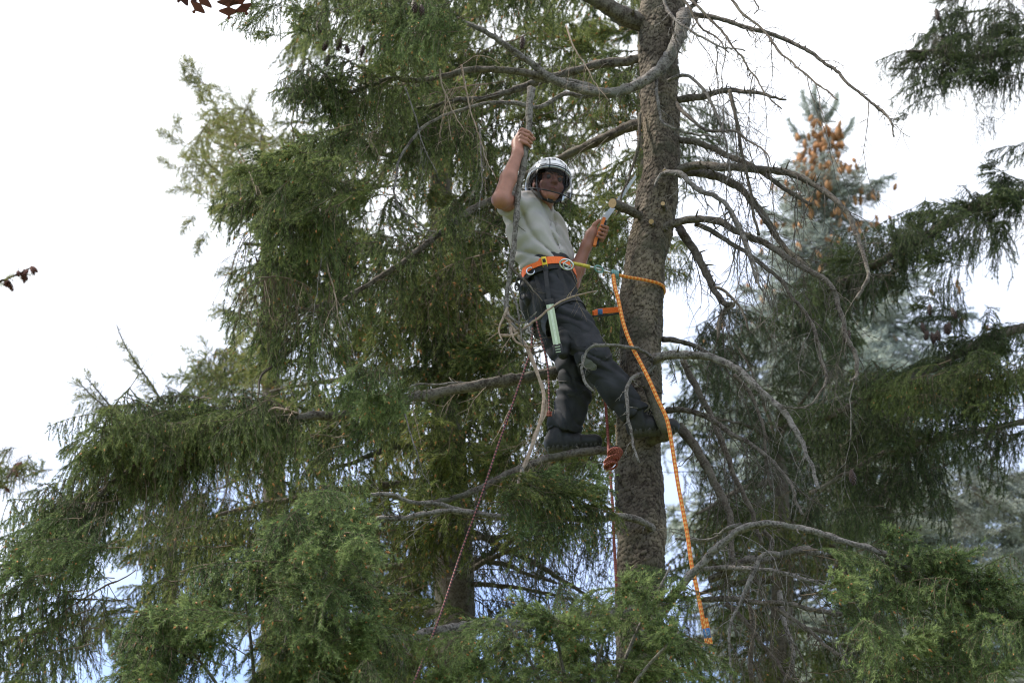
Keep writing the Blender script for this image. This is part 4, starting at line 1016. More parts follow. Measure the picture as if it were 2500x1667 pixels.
# ================================================================= the climber
class Sdf:
    """signed distance grid; union of rounded pieces becomes one continuous surface"""
    def __init__(s, lo, hi, res):
        s.lo, s.res = np.array(lo, float), res
        s.n = np.ceil((np.array(hi) - s.lo) / res).astype(int) + 1
        s.f = np.full(s.n, 0.5, np.float32)
    def block(s, lo, hi):
        a = np.clip(np.floor((lo - s.lo) / s.res).astype(int), 0, s.n - 1); b = np.clip(np.ceil((hi - s.lo) / s.res).astype(int) + 1, 1, s.n)
        sl = tuple(slice(x, y) for x, y in zip(a, b))
        ax = [s.lo[i] + s.res * np.arange(a[i], b[i]) for i in range(3)]
        return sl, np.stack(np.meshgrid(*ax, indexing='ij'), -1)
    def smin(s, sl, d, k):
        f = s.f[sl]
        h = np.clip(.5 + .5 * (f - d) / k, 0, 1)
        s.f[sl] = f * (1 - h) + d * h - k * h * (1 - h)
    def cap(s, a, b, ra, rb=None, k=.02):
        rb = ra if rb is None else rb
        a, b = np.asarray(a, float), np.asarray(b, float); m = max(ra, rb) + k + .04
        sl, p = s.block(np.minimum(a, b) - m, np.maximum(a, b) + m)
        ba = b - a; h = np.clip(((p - a) @ ba) / (ba @ ba + 1e-12), 0, 1)
        s.smin(sl, np.linalg.norm(p - a - h[..., None] * ba, axis=-1) - (ra + (rb - ra) * h), k)
    def chain(s, pts, rs, k=.02):
        for i in range(len(pts) - 1):
            s.cap(pts[i], pts[i + 1], rs[i], rs[i + 1], k)
    def ell(s, c, r, axes=None, k=.02, cut=False):
        axes = np.eye(3) if axes is None else np.asarray(axes); r = np.asarray(r, float); m = r.max() + k + .04
        sl, p = s.block(np.asarray(c) - m, np.asarray(c) + m)
        q = (p - c) @ axes.T
        k0 = np.linalg.norm(q / r, axis=-1); k1 = np.linalg.norm(q / r ** 2, axis=-1) + 1e-9
        d = k0 * (k0 - 1) / k1
        if cut: s.f[sl] = np.maximum(s.f[sl], -d)
        else: s.smin(sl, d, k)
    def plane(s, c, n):
        """keep the side the normal points away from"""
        ax = [s.lo[i] + s.res * np.arange(s.n[i]) for i in range(3)]
        d = (ax[0][:, None, None] - c[0]) * n[0] + (ax[1][None, :, None] - c[1]) * n[1] + (ax[2][None, None, :] - c[2]) * n[2]
        s.f = np.maximum(s.f, d.astype(np.float32))
    def ruffle(s, fn):
        idx = np.argwhere(np.abs(s.f) < .03)
        p = s.lo + idx * s.res
        s.f[idx[:, 0], idx[:, 1], idx[:, 2]] += fn(p).astype(np.float32)
    def at(s, p):
        i = tuple(np.clip(np.round((np.asarray(p) - s.lo) / s.res).astype(int), 0, s.n - 1))
        return s.f[i]
    def reach(s, c, d, rmax=.3):
        """distance from c along d to the surface (last crossing)"""
        for t in np.arange(rmax, 0, -.004):
            if s.at(c + d * t) < 0: return t
        return .05
    def build(s, smooth=2):
        f = s.f; sg = f < 0
        c = np.zeros(np.array(f.shape) - 1, np.int32)
        for dx in (0, 1):
            for dy in (0, 1):
                for dz in (0, 1):
                    c += sg[dx:f.shape[0] - 1 + dx, dy:f.shape[1] - 1 + dy, dz:f.shape[2] - 1 + dz]
        act = (c > 0) & (c < 8)
        ids = np.full(act.shape, -1, np.int64); cells = np.argwhere(act); ids[act] = np.arange(len(cells))
        acc = np.zeros((len(cells), 3)); cnt = np.zeros(len(cells))
        co = [(x, y, z) for x in (0, 1) for y in (0, 1) for z in (0, 1)]
        for a in co:
            for b_ in co:
                if sum(b_) - sum(a) == 1 and all(q >= p for p, q in zip(a, b_)):
                    A0, B0 = cells + a, cells + b_
                    fa, fb = f[tuple(A0.T)], f[tuple(B0.T)]
                    m = (fa < 0) != (fb < 0)
                    t = np.where(m, fa / (fa - fb + 1e-12), 0)
                    acc += np.where(m[:, None], np.array(a) + (np.array(b_) - np.array(a)) * t[:, None], 0); cnt += m
        V = s.lo + (cells + acc / cnt[:, None]) * s.res
        F = []
        for ax in range(3):
            o1, o2 = [(1, 2), (2, 0), (0, 1)][ax]
            sh = np.zeros(3, int); sh[ax] = 1
            lo = [slice(1, n - 1) for n in f.shape]; hi = list(lo); lo[ax] = slice(0, f.shape[ax] - 1); hi[ax] = slice(1, f.shape[ax])
            s0, s1 = sg[tuple(lo)], sg[tuple(hi)]
            for flip, m in ((False, s0 & ~s1), (True, ~s0 & s1)):
                e = np.argwhere(m)
                off = np.array([0 if i == ax else 1 for i in range(3)]); e = e + off
                d1 = np.zeros(3, int); d1[o1] = 1; d2 = np.zeros(3, int); d2[o2] = 1
                q = [ids[tuple((e - d1 - d2).T)], ids[tuple((e - d2).T)], ids[tuple(e.T)], ids[tuple((e - d1).T)]]
                if flip: q = q[::-1]
                F.append(np.stack(q, 1))
        F = np.vstack(F); F = F[(F >= 0).all(1)]
        for _ in range(smooth):
            S_ = np.zeros_like(V); N_ = np.zeros(len(V))
            for i in range(4):
                a_, b_ = F[:, i], F[:, (i + 1) % 4]
                for ch in range(3):
                    S_[:, ch] += np.bincount(a_, V[b_, ch], len(V)) + np.bincount(b_, V[a_, ch], len(V))
                N_ += np.bincount(a_, minlength=len(V)) + np.bincount(b_, minlength=len(V))
            V = V * .5 + .5 * S_ / np.maximum(N_, 1)[:, None]
        return V, F

def sdf_part(name, sd, m, parent, smooth=1, **kw):
    V, F = sd.build(smooth)
    mb = MB(); mb.add(V, F, 0)
    return part(name, mb, [m], parent, **kw)

def ribbon(mb, pts, up, w, t, closed=False, m=0, twist=None):
    pts = np.asarray(pts, float)
    n = len(pts)
    T = np.roll(pts, -1, 0) - np.roll(pts, 1, 0) if closed else np.gradient(pts, axis=0)
    T /= np.linalg.norm(T, axis=1)[:, None] + 1e-12
    U = np.asarray(up, float); U = np.repeat(U[None], n, 0) if U.ndim == 1 else U
    U = U - T * np.sum(U * T, 1)[:, None]; U /= np.linalg.norm(U, axis=1)[:, None] + 1e-12
    O = np.cross(T, U)
    if m == 0: mb.flat = True
    V = np.stack([pts + U * w / 2 + O * t / 2, pts - U * w / 2 + O * t / 2, pts - U * w / 2 - O * t / 2, pts + U * w / 2 - O * t / 2], 1).reshape(-1, 3)
    nn = n if closed else n - 1
    F = []
    for i in range(nn):
        a, b = 4 * i, 4 * ((i + 1) % n)
        for k in range(4):
            F.append((a + k, a + (k + 1) % 4, b + (k + 1) % 4, b + k))
    if not closed:
        F += [(3, 2, 1, 0), (4 * n - 4, 4 * n - 3, 4 * n - 2, 4 * n - 1)]
    arc = np.repeat(np.concatenate([[0], np.cumsum(np.linalg.norm(np.diff(pts, axis=0), axis=1))]), 4)
    mb.add(V, F, m, .5, np.stack([np.tile([0, 1, 1, 0], n), arc], 1))

def box(mb, c, ax, dims, m=0, bev=.15):
    """rounded-edge box; ax rows are its axes"""
    ax = np.array([nrm(a) for a in ax]); h = np.array(dims) / 2
    b_ = min(h) * bev * 2
    V = []; 
    for sx in (-1, 1):
        for sy in (-1, 1):
            for sz in (-1, 1):
                sv = np.array([sx, sy, sz])
                for i in range(3):
                    e = h - b_; e[i] = h[i]
                    V.append(np.asarray(c) + (sv * e) @ ax)
    bm_v = np.array(V)
    import bmesh
    bm = bmesh.new()
    for v in bm_v: bm.verts.new(v)
    bmesh.ops.convex_hull(bm, input=bm.verts)
    bmesh.ops.triangulate(bm, faces=bm.faces)
    bm.verts.ensure_lookup_table(); bm.verts.index_update()
    mb.add([tuple(v.co) for v in bm.verts], [[v.index for v in f.verts] for f in bm.faces], m)
    bm.free()

M['saw_orange'] = plain('worn_orange_rubber', (0.62, 0.17, 0.03), 0.6, noise=.2)
M['skin'] = plain('skin', (0.30, 0.130, 0.088), 0.5, noise=.12, scale=25, bump=.15)
M['shirt'] = plain('sage_cotton', (0.38, 0.35, 0.33), 0.9, spec=.15, noise=.06, scale=14, bump=.2)
M['trouser'] = plain('charcoal_canvas', (0.030, 0.030, 0.034), 0.85, spec=.2, noise=.35, scale=12, bump=.3)
M['black'] = plain('black_webbing', (0.012, 0.012, 0.013), 0.65, noise=.3, scale=80)
M['leather'] = plain('black_leather', (0.014, 0.013, 0.013), 0.6, noise=.4, scale=50, bump=.3)
M['sole'] = plain('rubber_sole', (0.05, 0.046, 0.044), 0.7, noise=.3)
M['orange'] = plain('orange_webbing', (0.85, 0.15, 0.02), 0.6, noise=.12, scale=120)
M['yellow'] = plain('yellow_buckle', (0.75, 0.5, 0.03), 0.4)
M['silver'] = plain('polished_metal', (0.6, 0.6, 0.62), 0.25, metal=1.0, noise=.05)
M['blade'] = plain('saw_steel', (0.42, 0.42, 0.43), 0.55, metal=.5, noise=.05)
M['teal'] = plain('teal_rope', (0.16, 0.28, 0.27), 0.7, noise=.4, scale=150)
M['grey_pad'] = plain('grey_knee_pad', (0.1, 0.1, 0.095), 0.6, noise=.25)
M['label'] = plain('blue_label', (0.06, 0.15, 0.32), 0.7, noise=.4, scale=160)
M['lip'] = plain('lip', (0.3, 0.11, 0.09), 0.5)
M['eye'] = plain('shaded_eye_white', (0.09, 0.075, 0.07), 0.5)  # eye whites darkened, the helmet's shade put into the colour
M['iris'] = plain('iris', (0.02, 0.015, 0.01), 0.2)
M['hair'] = plain('brown_hair', (0.035, 0.02, 0.012), 0.7, noise=.4, scale=80)

def rope_mat(name, a, b_, freq=(3, 160)):
    def f(n, bs):
        uv = n.nodes.new('ShaderNodeUVMap')
        sp = n.nodes.new('ShaderNodeSeparateXYZ'); n.links.new(uv.outputs['UV'], sp.inputs[0])
        res = []
        for sgn in (1, -1):
            m1 = n.nodes.new('ShaderNodeMath'); m1.operation = 'MULTIPLY'; m1.inputs[1].default_value = sgn * freq[0] * 2 * math.pi
            n.links.new(sp.outputs['X'], m1.inputs[0])
            m2 = n.nodes.new('ShaderNodeMath'); m2.operation = 'MULTIPLY_ADD'; m2.inputs[1].default_value = freq[1]
            n.links.new(sp.outputs['Y'], m2.inputs[0]); n.links.new(m1.outputs[0], m2.inputs[2])
            m3 = n.nodes.new('ShaderNodeMath'); m3.operation = 'SINE'; n.links.new(m2.outputs[0], m3.inputs[0]); res.append(m3)
        mm = n.nodes.new('ShaderNodeMath'); mm.operation = 'MULTIPLY'
        n.links.new(res[0].outputs[0], mm.inputs[0]); n.links.new(res[1].outputs[0], mm.inputs[1])
        r = ramp(n, [(0.45, a), (0.7, b_)])
        mr = n.nodes.new('ShaderNodeMapRange'); mr.inputs['From Min'].default_value = -1
        n.links.new(mm.outputs[0], mr.inputs['Value']); n.links.new(mr.outputs[0], r.inputs['Fac'])
        n.links.new(r.outputs['Color'], bs.inputs['Base Color'])
        bm = ND(n, 'ShaderNodeBump', Strength=.7, Distance=.002)
        n.links.new(mm.outputs[0], bm.inputs['Height']); n.links.new(bm.outputs['Normal'], bs.inputs['Normal'])
        bs.inputs['Roughness'].default_value = .75
    return mat(name, f)
M['rope_orange'] = rope_mat('orange_braid', (0.66, 0.14, 0.01), (0.85, 0.45, 0.12), (2, 130))
M['rope_red'] = rope_mat('dark_red_braid', (0.16, 0.025, 0.015), (0.4, 0.12, 0.08), (2, 260))
M['rope_dark'] = rope_mat('maroon_black_braid', (0.018, 0.01, 0.01), (0.3, 0.1, 0.09), (1, 160))

foot = P(1390, 1095, 13.93)
man = thing('person', tuple(foot), 'climber in white helmet, sage t-shirt and charcoal trousers standing in the tree and looking down', 'person')
CV = -FWD                                   # towards the viewer from the man

# --- joints
rsh, lsh = P(1270, 508, 13.68), P(1345, 552, 13.98)
rel, rwr, rha = P(1222, 488, 13.43), P(1264, 374, 13.47), P(1283, 343, 13.50)
lel, lwr, lha = P(1394, 694, 13.98), P(1431, 602, 13.93), P(1450, 566, 13.92)
hd = P(1340, 452, 13.70)
U = nrm([.14, -.06, 1]); Fh = nrm([.30, -.93, -.16]); Fh = nrm(Fh - U * (Fh @ U)); Sd = np.cross(Fh, U)      # Sd points to his right
def H(x, y, z): return hd + Sd * x + Fh * y + U * z
rhip, lhip = P(1350, 735, 13.76), P(1330, 745, 13.92)
rkn, lkn = P(1448, 872, 13.66), P(1405, 905, 13.88)
ran, lan = P(1552, 1000, 13.74), P(1378, 1042, 13.94)

body = Sdf((P(1190, 800, 13.2)[0], 13.25, foot[2] - .12), (P(1700, 800, 14)[0], 14.2, P(1300, 300, 13.4)[2] + .12), .0054)
body.chain([P(1320, 500, 13.82), H(0, -.025, -.05)], [.06, .056], .03)
body.ell(H(0, -.012, .03), (.076, .096, .092), [Sd, Fh, U], .02)
body.ell(H(0, .035, -.045), (.056, .062, .072), [Sd, Fh, U], .03)
body.ell(H(0, .07, -.098), (.024, .02, .018), [Sd, Fh, U], .02)
body.chain([H(0, .088, .012), H(0, .113, -.026)], [.009, .0125], .012)
for q in (-1, 1):
    body.ell(H(q * .012, .104, -.03), (.009, .01, .007), [Sd, Fh, U], .008)
    body.ell(H(q * .03, .082, .022), (.022, .012, .008), [Sd, Fh, U], .012)
    body.ell(H(q * .045, .06, -.03), (.02, .022, .02), [Sd, Fh, U], .02)
    body.ell(H(q * .078, -.005, -.012), (.008, .02, .032), [Sd, nrm(Fh + .3 * U), U], .006)
    body.ell(H(q * .031, .092, .003), (.015, .013, .009), [Sd, Fh, U], cut=True)
body.ell(H(0, .096, -.058), (.022, .008, .006), [Sd, Fh, U], .008)
body.ell(H(0, .094, -.068), (.019, .008, .007), [Sd, Fh, U], .008)
# torso (under the shirt) and legs (under the trousers)
body.chain([P(1285, 528, 13.76), P(1302, 590, 13.78), P(1325, 650, 13.8), P(1345, 715, 13.82)], [.068, .075, .075, .09], .05)
body.chain([P(1315, 530, 13.92), P(1325, 590, 13.92), P(1340, 650, 13.9), P(1342, 715, 13.88)], [.06, .07, .07, .09], .05)
body.chain([rsh, rel], [.056, .043], .03); body.chain([rel, rel * .55 + rwr * .45, rwr], [.043, .041, .027], .02)
body.chain([lsh, lel], [.055, .042], .03); body.chain([lel, lel * .6 + lwr * .4, lwr], [.042, .041, .027], .02)
body.chain([rhip, rkn, ran], [.085, .055, .034], .03); body.chain([lhip, lkn, lan], [.085, .055, .034], .03)
body.chain([ran, P(1555, 1043, 13.775), P(1630, 1040, 13.775)], [.032, .026, .022], .01); body.chain([lan, P(1358, 1085, 13.94), P(1445, 1080, 13.94)], [.032, .026, .022], .01)
# right hand closed round the cut branch
pa, pb = P(1292, 300, 13.5), P(1279, 395, 13.5)
Aq = nrm(pa - pb); Bq = nrm(np.array([1, 0, 0]) - Aq * Aq[0]); Cq = np.cross(Bq, Aq); Cq = Cq if Cq @ CV > 0 else -Cq
def hand(o, A_, B_, C_, fingers, thumb, palm, wrist, pr):
    def q(b_, c_, a_): return o + B_ * b_ + C_ * c_ + A_ * a_
    body.chain([wrist, q(*palm[0])], [.028, .034], .02)
    for p_ in palm: body.ell(q(*p_), pr, [B_, C_, A_], .018)
    for off, ln, pts in fingers:
        body.chain([q(b_ * ln, c_ * ln, a_ + off) for b_, c_, a_ in pts], [.0108, .0102, .0095, .0085], .0035)
    body.chain([q(*p_) for p_ in thumb], [.015, .0125, .0105], .006)
fpts = [(-.036, .010, .006), (-.024, .034, .008), (.012, .036, -.006), (.034, .014, -.012)]
hand(rha, Aq, Bq, Cq, [(.036, .98, fpts), (.0125, 1.05, fpts), (-.011, 1.0, fpts), (-.033, .92, fpts)],
     [(-.028, -.02, -.01), (.012, -.034, .02), (.042, -.018, .026)], [(-.038, -.006, -.02), (-.038, -.004, .012)], rwr, (.018, .027, .034))
# left hand closed round the saw handle
ha, hb = P(1473, 538, 13.92), P(1450, 596, 13.92)
A2 = nrm(ha - hb); B2_ = nrm(np.array([1, 0, 0]) - A2 * A2[0]); C2 = np.cross(B2_, A2); C2 = C2 if C2 @ CV > 0 else -C2
ho = P(1462, 568, 13.92)
f2 = [(-.006, -.034, .004), (.032, -.022, .004), (.038, .014, -.002), (.006, .034, -.008)]
hand(ho, A2, B2_, C2, [(.036, .95, f2), (.013, 1.03, f2), (-.010, 1.0, f2), (-.032, .9, f2)],
     [(-.036, .004, -.012), (-.034, .016, .028), (-.018, .022, .058)], [(-.034, -.006, -.022), (-.032, -.010, .006)], lwr, (.019, .026, .034))
sdf_part('body', body, M['skin'], man)

# --- face details
for q in (-1, 1):
    mb = MB()
    a = np.linspace(0, math.pi, 9)
    mb.tube(np.array([H(q * .031, .074 + .011 * math.sin(x), .003 + .0105 * math.cos(x)) for x in a]), .0105 * np.sin(a) + .0004, 10, 0)
    e = part('eye', mb, [M['eye']], man)
    mb = MB(); mb.tube(np.array([H(q * .031 + .001, .0835, .001), H(q * .031 + .001, .0868, .0005)]), [.0052, .004], 10, 0)
    part('iris', mb, [M['iris']], e)
    mb = MB(); mb.tube(np.array([H(q * .014, .094, .0215), H(q * .032, .093, .026), H(q * .05, .078, .021)]), [.003, .0042, .002], 6, 0)
    part('eyebrow', mb, [M['hair']], man)
mb = MB(); mb.tube(np.array([H(-.021, .097, -.0635), H(0, .1045, -.062), H(.021, .097, -.0635)]), [.002, .0042, .002], 7, 0)
part('mouth', mb, [M['lip']], man)
mb = MB()
for k in range(260):
    a = random.uniform(.75, 2 * math.pi - .75) ; zz = random.uniform(-.055, .03)
    if abs(math.cos(a)) > 0 and math.cos(a) > .15 and zz < -.02: continue
    x, y = math.sin(a) * .078, math.cos(a) * .097 - .012
    p = H(x, y, zz)
    mb.tube(np.array([p, H(x * 1.03, y * 1.03, zz - .014), H(x * 1.03, y * 1.02, zz - .028)]), [.003, .0026, .001], 4, 0)
part('hair', mb, [M['hair']], man)

# --- shirt
sh = Sdf(body.lo, body.lo + (body.n - 1) * body.res, .0058)
sh.chain([P(1283, 530, 13.75), P(1300, 584, 13.75), P(1325, 636, 13.76), P(1341, 674, 13.78)], [.113, .118, .106, .098], .06)
sh.chain([P(1308, 535, 13.93), P(1318, 584, 13.92), P(1336, 636, 13.9), P(1346, 674, 13.9)], [.10, .105, .10, .098], .06)
sh.chain([P(1304, 506, 13.81), rsh], [.082, .080], .04); sh.chain([P(1318, 512, 13.86), lsh], [.078, .070], .04)
sh.chain([P(1316, 504, 13.80), P(1306, 524, 13.80)], [.082, .105], .03)
s1 = rsh + (rel - rsh) * .75
sh.cap(rsh, s1, .072, .067, .03); sh.cap(lsh, lsh + (lel - lsh) * .55, .07, .068, .03)
base_f = sh.f.copy()
dn = nrm(P(1343, 690, 13.8) - P(1338, 655, 13.8))
sh.plane(P(1344, 676, 13.8), dn)
cl = nrm(H(0, 0, 0) - P(1303, 520, 13.84))
sh.ell(P(1327, 484, 13.775), (.072, .08, .068), None, cut=True)
# sleeve end of the raised arm
ud = nrm(rel - rsh); pp = rsh + ud * .185
sl_, pg = sh.block(rel - .13, rel + .13)
sh.f[sl_] = np.maximum(sh.f[sl_], np.where(((pg - pp) @ ud) > -.02, (pg - pp) @ ud, -.02))
dg = nrm(P(1275, 520, 13.7) - P(1385, 650, 13.75)); pn = nrm(np.cross(dg, CV)); orig = P(1385, 655, 13.75)
def folds(p):
    v = p - orig; along = np.maximum(-v @ -dg, .02); across = v @ pn
    ang = np.arctan2(across, along)
    w_ = np.clip(along / .12, 0, 1) * np.exp(-np.maximum(along - .35, 0) * 6)
    f = .017 * w_ * (1 - np.abs(np.sin(ang * 7.5 + 1.0 * np.sin(along * 9)))) ** 2.2
    f += .004 * np.sin(p[:, 2] * 70 + 14 * p[:, 0] + 2.5 * np.sin(p[:, 0] * 25 + p[:, 1] * 13))
    return f - .002
sh.ruffle(folds)
sdf_part('t_shirt', sh, M['shirt'], man, 0)

# --- trousers
tr = Sdf(body.lo, body.lo + (body.n - 1) * body.res, .0058)
tr.chain([P(1345, 668, 13.8), P(1349, 700, 13.79), P(1354, 740, 13.77)], [.095, .112, .113], .05)
tr.chain([P(1348, 668, 13.9), P(1346, 700, 13.9), P(1338, 745, 13.91)], [.095, .112, .115], .05)
tr.cap(P(1312, 735, 13.83), P(1318, 755, 13.86), .088, .09, .05)
tr.chain([P(1357, 745, 13.77), P(1405, 805, 13.72), rkn, P(1500, 945, 13.7), P(1545, 1003, 13.74)], [.118, .100, .084, .079, .077], .03)
tr.chain([P(1335, 760, 13.92), P(1378, 840, 13.9), lkn, P(1402, 965, 13.91), P(1382, 1030, 13.94), P(1374, 1052, 13.94)], [.115, .098, .084, .082, .083, .08], .03)
tr.plane(P(1343, 655, 13.85), -nrm(P(1343, 690, 13.8) - P(1338, 655, 13.8)) * -1 * -1)
for e0, e1, a_ in ((rkn, P(1553, 1012, 13.745), .0), (lkn, P(1372, 1056, 13.94), .0)):
    dd = nrm(e1 - e0); sl_, pg = tr.block(e1 - .13, e1 + .13)
    tr.f[sl_] = np.maximum(tr.f[sl_], np.where(((pg - e1) @ dd) > -.03, (pg - e1) @ dd, -.03))
def tfolds(p):
    f = np.full(len(p), -.004)
    for c, amp, sp_, dr in ((rkn, .008, .11, nrm(ran - rkn)), (lkn, .008, .11, nrm(lan - lkn)), (P(1400, 800, 13.75), .006, .13, nrm(rkn - rhip)), (ran, .007, .08, nrm(ran - rkn)), (lan, .008, .09, nrm(lan - lkn)), (P(1370, 755, 13.8), .007, .1, np.array([.5, 0, -.8]))):
        v = p - c; r2 = (v * v).sum(1)
        u = v @ dr; s_ = v @ nrm(np.cross(dr, CV))
        f += 2.4 * amp * np.exp(-r2 / (sp_ * 1.25) ** 2) * (1 - np.abs(np.sin(u * 34 + s_ * 17 + 1.6 * np.sin(s_ * 30)))) ** 2
    f += .0045 * np.sin(p[:, 0] * 60 + p[:, 2] * 45 + 3 * np.sin(p[:, 2] * 21)) + .002
    return f
tr.ruffle(tfolds)
tro = sdf_part('trousers', tr, M['trouser'], man, 0)
# thigh pocket, knee pads
cl_f = tr
def surf(c, d, off=.004, rmax=.32): return c + d * (tr.reach(c, d, rmax) + off)
mb = MB()
rows = []
for v in np.linspace(0, 1, 6):
    c = P(1390, 790, 13.74) * (1 - v) + P(1428, 845, 13.69) * v
    rows.append([surf(c, nrm(CV + np.array([x, 0, .0])), .005, .14) for x in np.linspace(-.45, .8, 7)])
V = np.array(rows).reshape(-1, 3); V2 = V - CV * .012
F = [(i * 7 + j, i * 7 + j + 1, (i + 1) * 7 + j + 1, (i + 1) * 7 + j) for i in range(5) for j in range(6)]
mb.add(V, F); mb.add(V2, F)
part('thigh_pocket', mb, [M['trouser']], man)
for c, d0 in ((P(1448, 880, 13.66), nrm(CV + np.array([-.35, 0, -.2]))), (P(1415, 925, 13.88), nrm(CV + np.array([.9, 0, 0])))):
    kp = Sdf(c - .12, c + .12, .005)
    s0 = surf(c, d0, 0, .13)
    sdv = nrm(np.cross(d0, nrm(ran - rkn)))
    ld = nrm(ran - rkn)
    kp.ell(s0, (.034, .014, .058), [sdv, d0, ld], .01)
    kp.ruffle(lambda p: .003 * np.abs(np.sin((p - s0) @ ld * 90)))
    sdf_part('knee_pad', kp, M['grey_pad'], man)
    mb = MB()
    for q in (-.03, .035):
        pts = []
        for a in np.linspace(0, 2 * math.pi, 30, endpoint=False):
            dd = math.cos(a) * d0 + math.sin(a) * sdv
            pts.append(surf(c + ld * q, dd, .003, .13))
        ribbon(mb, pts, ld, .016, .003, True)
    part('knee_strap', mb, [M['black']], man)

# --- boots
for an, heel, toe, yy, pb_ in ((lan, (1352, 1086), (1452, 1078), 13.94, None), (P(1553, 1003, 13.745), (1553, 1046), (1640, 1040), 13.775, None)):
    h0, t0 = P(*heel, yy), P(*toe, yy)
    bt_ = Sdf(np.minimum(h0, t0) - .16, np.maximum(np.maximum(h0, t0), an) + .14, .0045)
    ld = nrm(t0 - h0)
    bt_.chain([an, h0 + np.array([0, 0, .02])], [.053, .05], .02)
    bt_.chain([h0, h0 * .5 + t0 * .5, t0], [.046, .042, .040], .02)
    bt_.cap(an * .5 + h0 * .5, h0 * .45 + t0 * .55 + np.array([0, 0, .012]), .045, .034, .03)
    bt_.ruffle(lambda p: .0025 * np.sin((p - h0) @ ld * 130) * (((p - h0) @ ld) > .02) * (((p - h0) @ ld) < .15))
    bt_.plane(h0 - np.array([0, 0, .034]), nrm(np.array([0, 0, -1.0]) + ld * (ld[2])))
    bo = sdf_part('boot', bt_, M['leather'], man)
    so = Sdf(np.minimum(h0, t0) - .16, np.maximum(h0, t0) + .12, .0045)
    so.chain([h0, h0 * .5 + t0 * .5, t0], [.050, .044, .043], .02)
    dn_ = nrm(np.array([0, 0, -1.0]) + ld * (ld[2]))
    so.plane(h0 - np.array([0, 0, .045]), dn_); so.plane(h0 - np.array([0, 0, .020]), -dn_)
    so.ruffle(lambda p: .0035 * (np.sin((p - h0) @ ld * 260) > 0))
    sdf_part('sole', so, M['sole'], bo, 0)
    mb = MB()
    for q in np.linspace(.25, .7, 5):
        c = an * (1 - q) * .8 + (h0 * .55 + t0 * .45) * q + an * (1 - (1 - q) * .8 - q)
        dd = nrm(ld + np.array([0, 0, .8]))
        mb.tube(np.array([c + dd * .045 - np.array([0, .03, 0]), c + dd * .055, c + dd * .045 + np.array([0, .03, 0])]), .003, 5)
    part('lace', mb, [M['black']], bo)

# --- helmet
hm = Sdf(hd - .22, hd + .26, .0045)
cap_ = Sdf(hd - .16, hd + .2, .0045)
cap_.ell(H(0, -.010, .034), (.083, .106, .096), [Sd, Fh, U], .02)
cap_.plane(H(0, 0, .026), -nrm(U - .12 * Fh))
hc = H(0, -.008, .028)
hm.ell(hc, (.117, .142, .122), [Sd, Fh, U], .01)
hm.ell(H(0, -.11, -.0), (.085, .05, .05), [Sd, Fh, U], .03)
for q in (-1, 1):
    hm.ell(H(q * .095, -.03, -.012), (.018, .05, .042), [Sd, Fh, U], .02)
hm.ell(hc + U * -.012, (.103, .128, .108), [Sd, Fh, U], cut=True)
hm.ell(H(0, .02, -.06), (.094, .2, .085), [Sd, Fh, U], cut=True)
hm.plane(H(0, 0, -.05), -U)
# front rim cut that rises over the brow
sl_, pg = hm.block(hd - .25, hd + .3)
v = pg - hd
rim = .028 + .020 * np.clip(v @ Fh / .13, -1, 1) - (-.05)
low = np.where(v @ Fh > -.055, .030 + .09 * (v @ Fh), -.05 + 0 * (v @ Fh))
lowm_ = np.where((v @ Fh > -.055) & (np.abs(v @ Sd) > .0), np.maximum(.02 + .16 * (v @ Fh - .0), -.03), -.055)
hm.f[sl_] = np.maximum(hm.f[sl_], (lowm_ - v @ U).astype(np.float32))
def helmet_mat(n, b):
    tc = n.nodes.new('ShaderNodeTexCoord')
    sp = n.nodes.new('ShaderNodeSeparateXYZ'); n.links.new(tc.outputs['Object'], sp.inputs[0])
    def mth(op, a, b2=None, c=None):
        m = n.nodes.new('ShaderNodeMath'); m.operation = op
        for i, x in enumerate((a, b2, c)):
            if x is None: continue
            if isinstance(x, (int, float)): m.inputs[i].default_value = x
            else: n.links.new(x, m.inputs[i])
        return m.outputs[0]
    ax = mth('ABSOLUTE', sp.outputs['X'])
    def band(v, lo, hi):
        return mth('MULTIPLY', mth('GREATER_THAN', v, lo), mth('LESS_THAN', v, hi))
    stripes = mth('MAXIMUM', band(ax, .040, .047), band(ax, .088, .091))
    rimb = band(mth('SUBTRACT', sp.outputs['Z'], mth('MULTIPLY', sp.outputs['Y'], .16)), -.1, .043)
    vents = mth('MULTIPLY', band(ax, .010, .030), band(sp.outputs['Z'], .092, .135))
    vents2 = mth('MULTIPLY', band(ax, .058, .080), band(sp.outputs['Z'], .088, .120))
    dark = mth('MAXIMUM', mth('MAXIMUM', stripes, mth('MAXIMUM', vents, vents2)), band(mth('SUBTRACT', sp.outputs['Z'], mth('MULTIPLY', sp.outputs['Y'], .16)), .040, .046))
    mx = n.nodes.new('ShaderNodeMixRGB'); mx.inputs['Color1'].default_value = (.56, .56, .59, 1); mx.inputs['Color2'].default_value = (.035, .045, .05, 1)
    n.links.new(dark, mx.inputs['Fac']); n.links.new(mx.outputs['Color'], b.inputs['Base Color'])
    b.inputs['Roughness'].default_value = .16
    b.inputs['Metallic'].default_value = .35
    b.inputs['Coat Weight'].default_value = .7
M['helmet'] = mat('white_and_grey_shell', helmet_mat)
M['liner'] = plain('black_liner', (.012, .012, .013), .9, noise=.2)
V, F = hm.build(1)
Rl = np.stack([Sd, Fh, U])                     # local axes: x right, y forward, z up
mb = MB(); Vl = (V - hd) @ Rl.T
inner = (np.linalg.norm((Vl - np.array([0, -.008, .02])) / np.array([.108, .133, .114]), axis=1) < 1.0)
fi = inner[F].all(1)
mb.add(Vl, F[~fi], 0); mb.add(Vl, F[fi], 1)
me = mb.mesh('helmet', [M['helmet'], M['liner']])
ho_ = link('helmet', me, man)
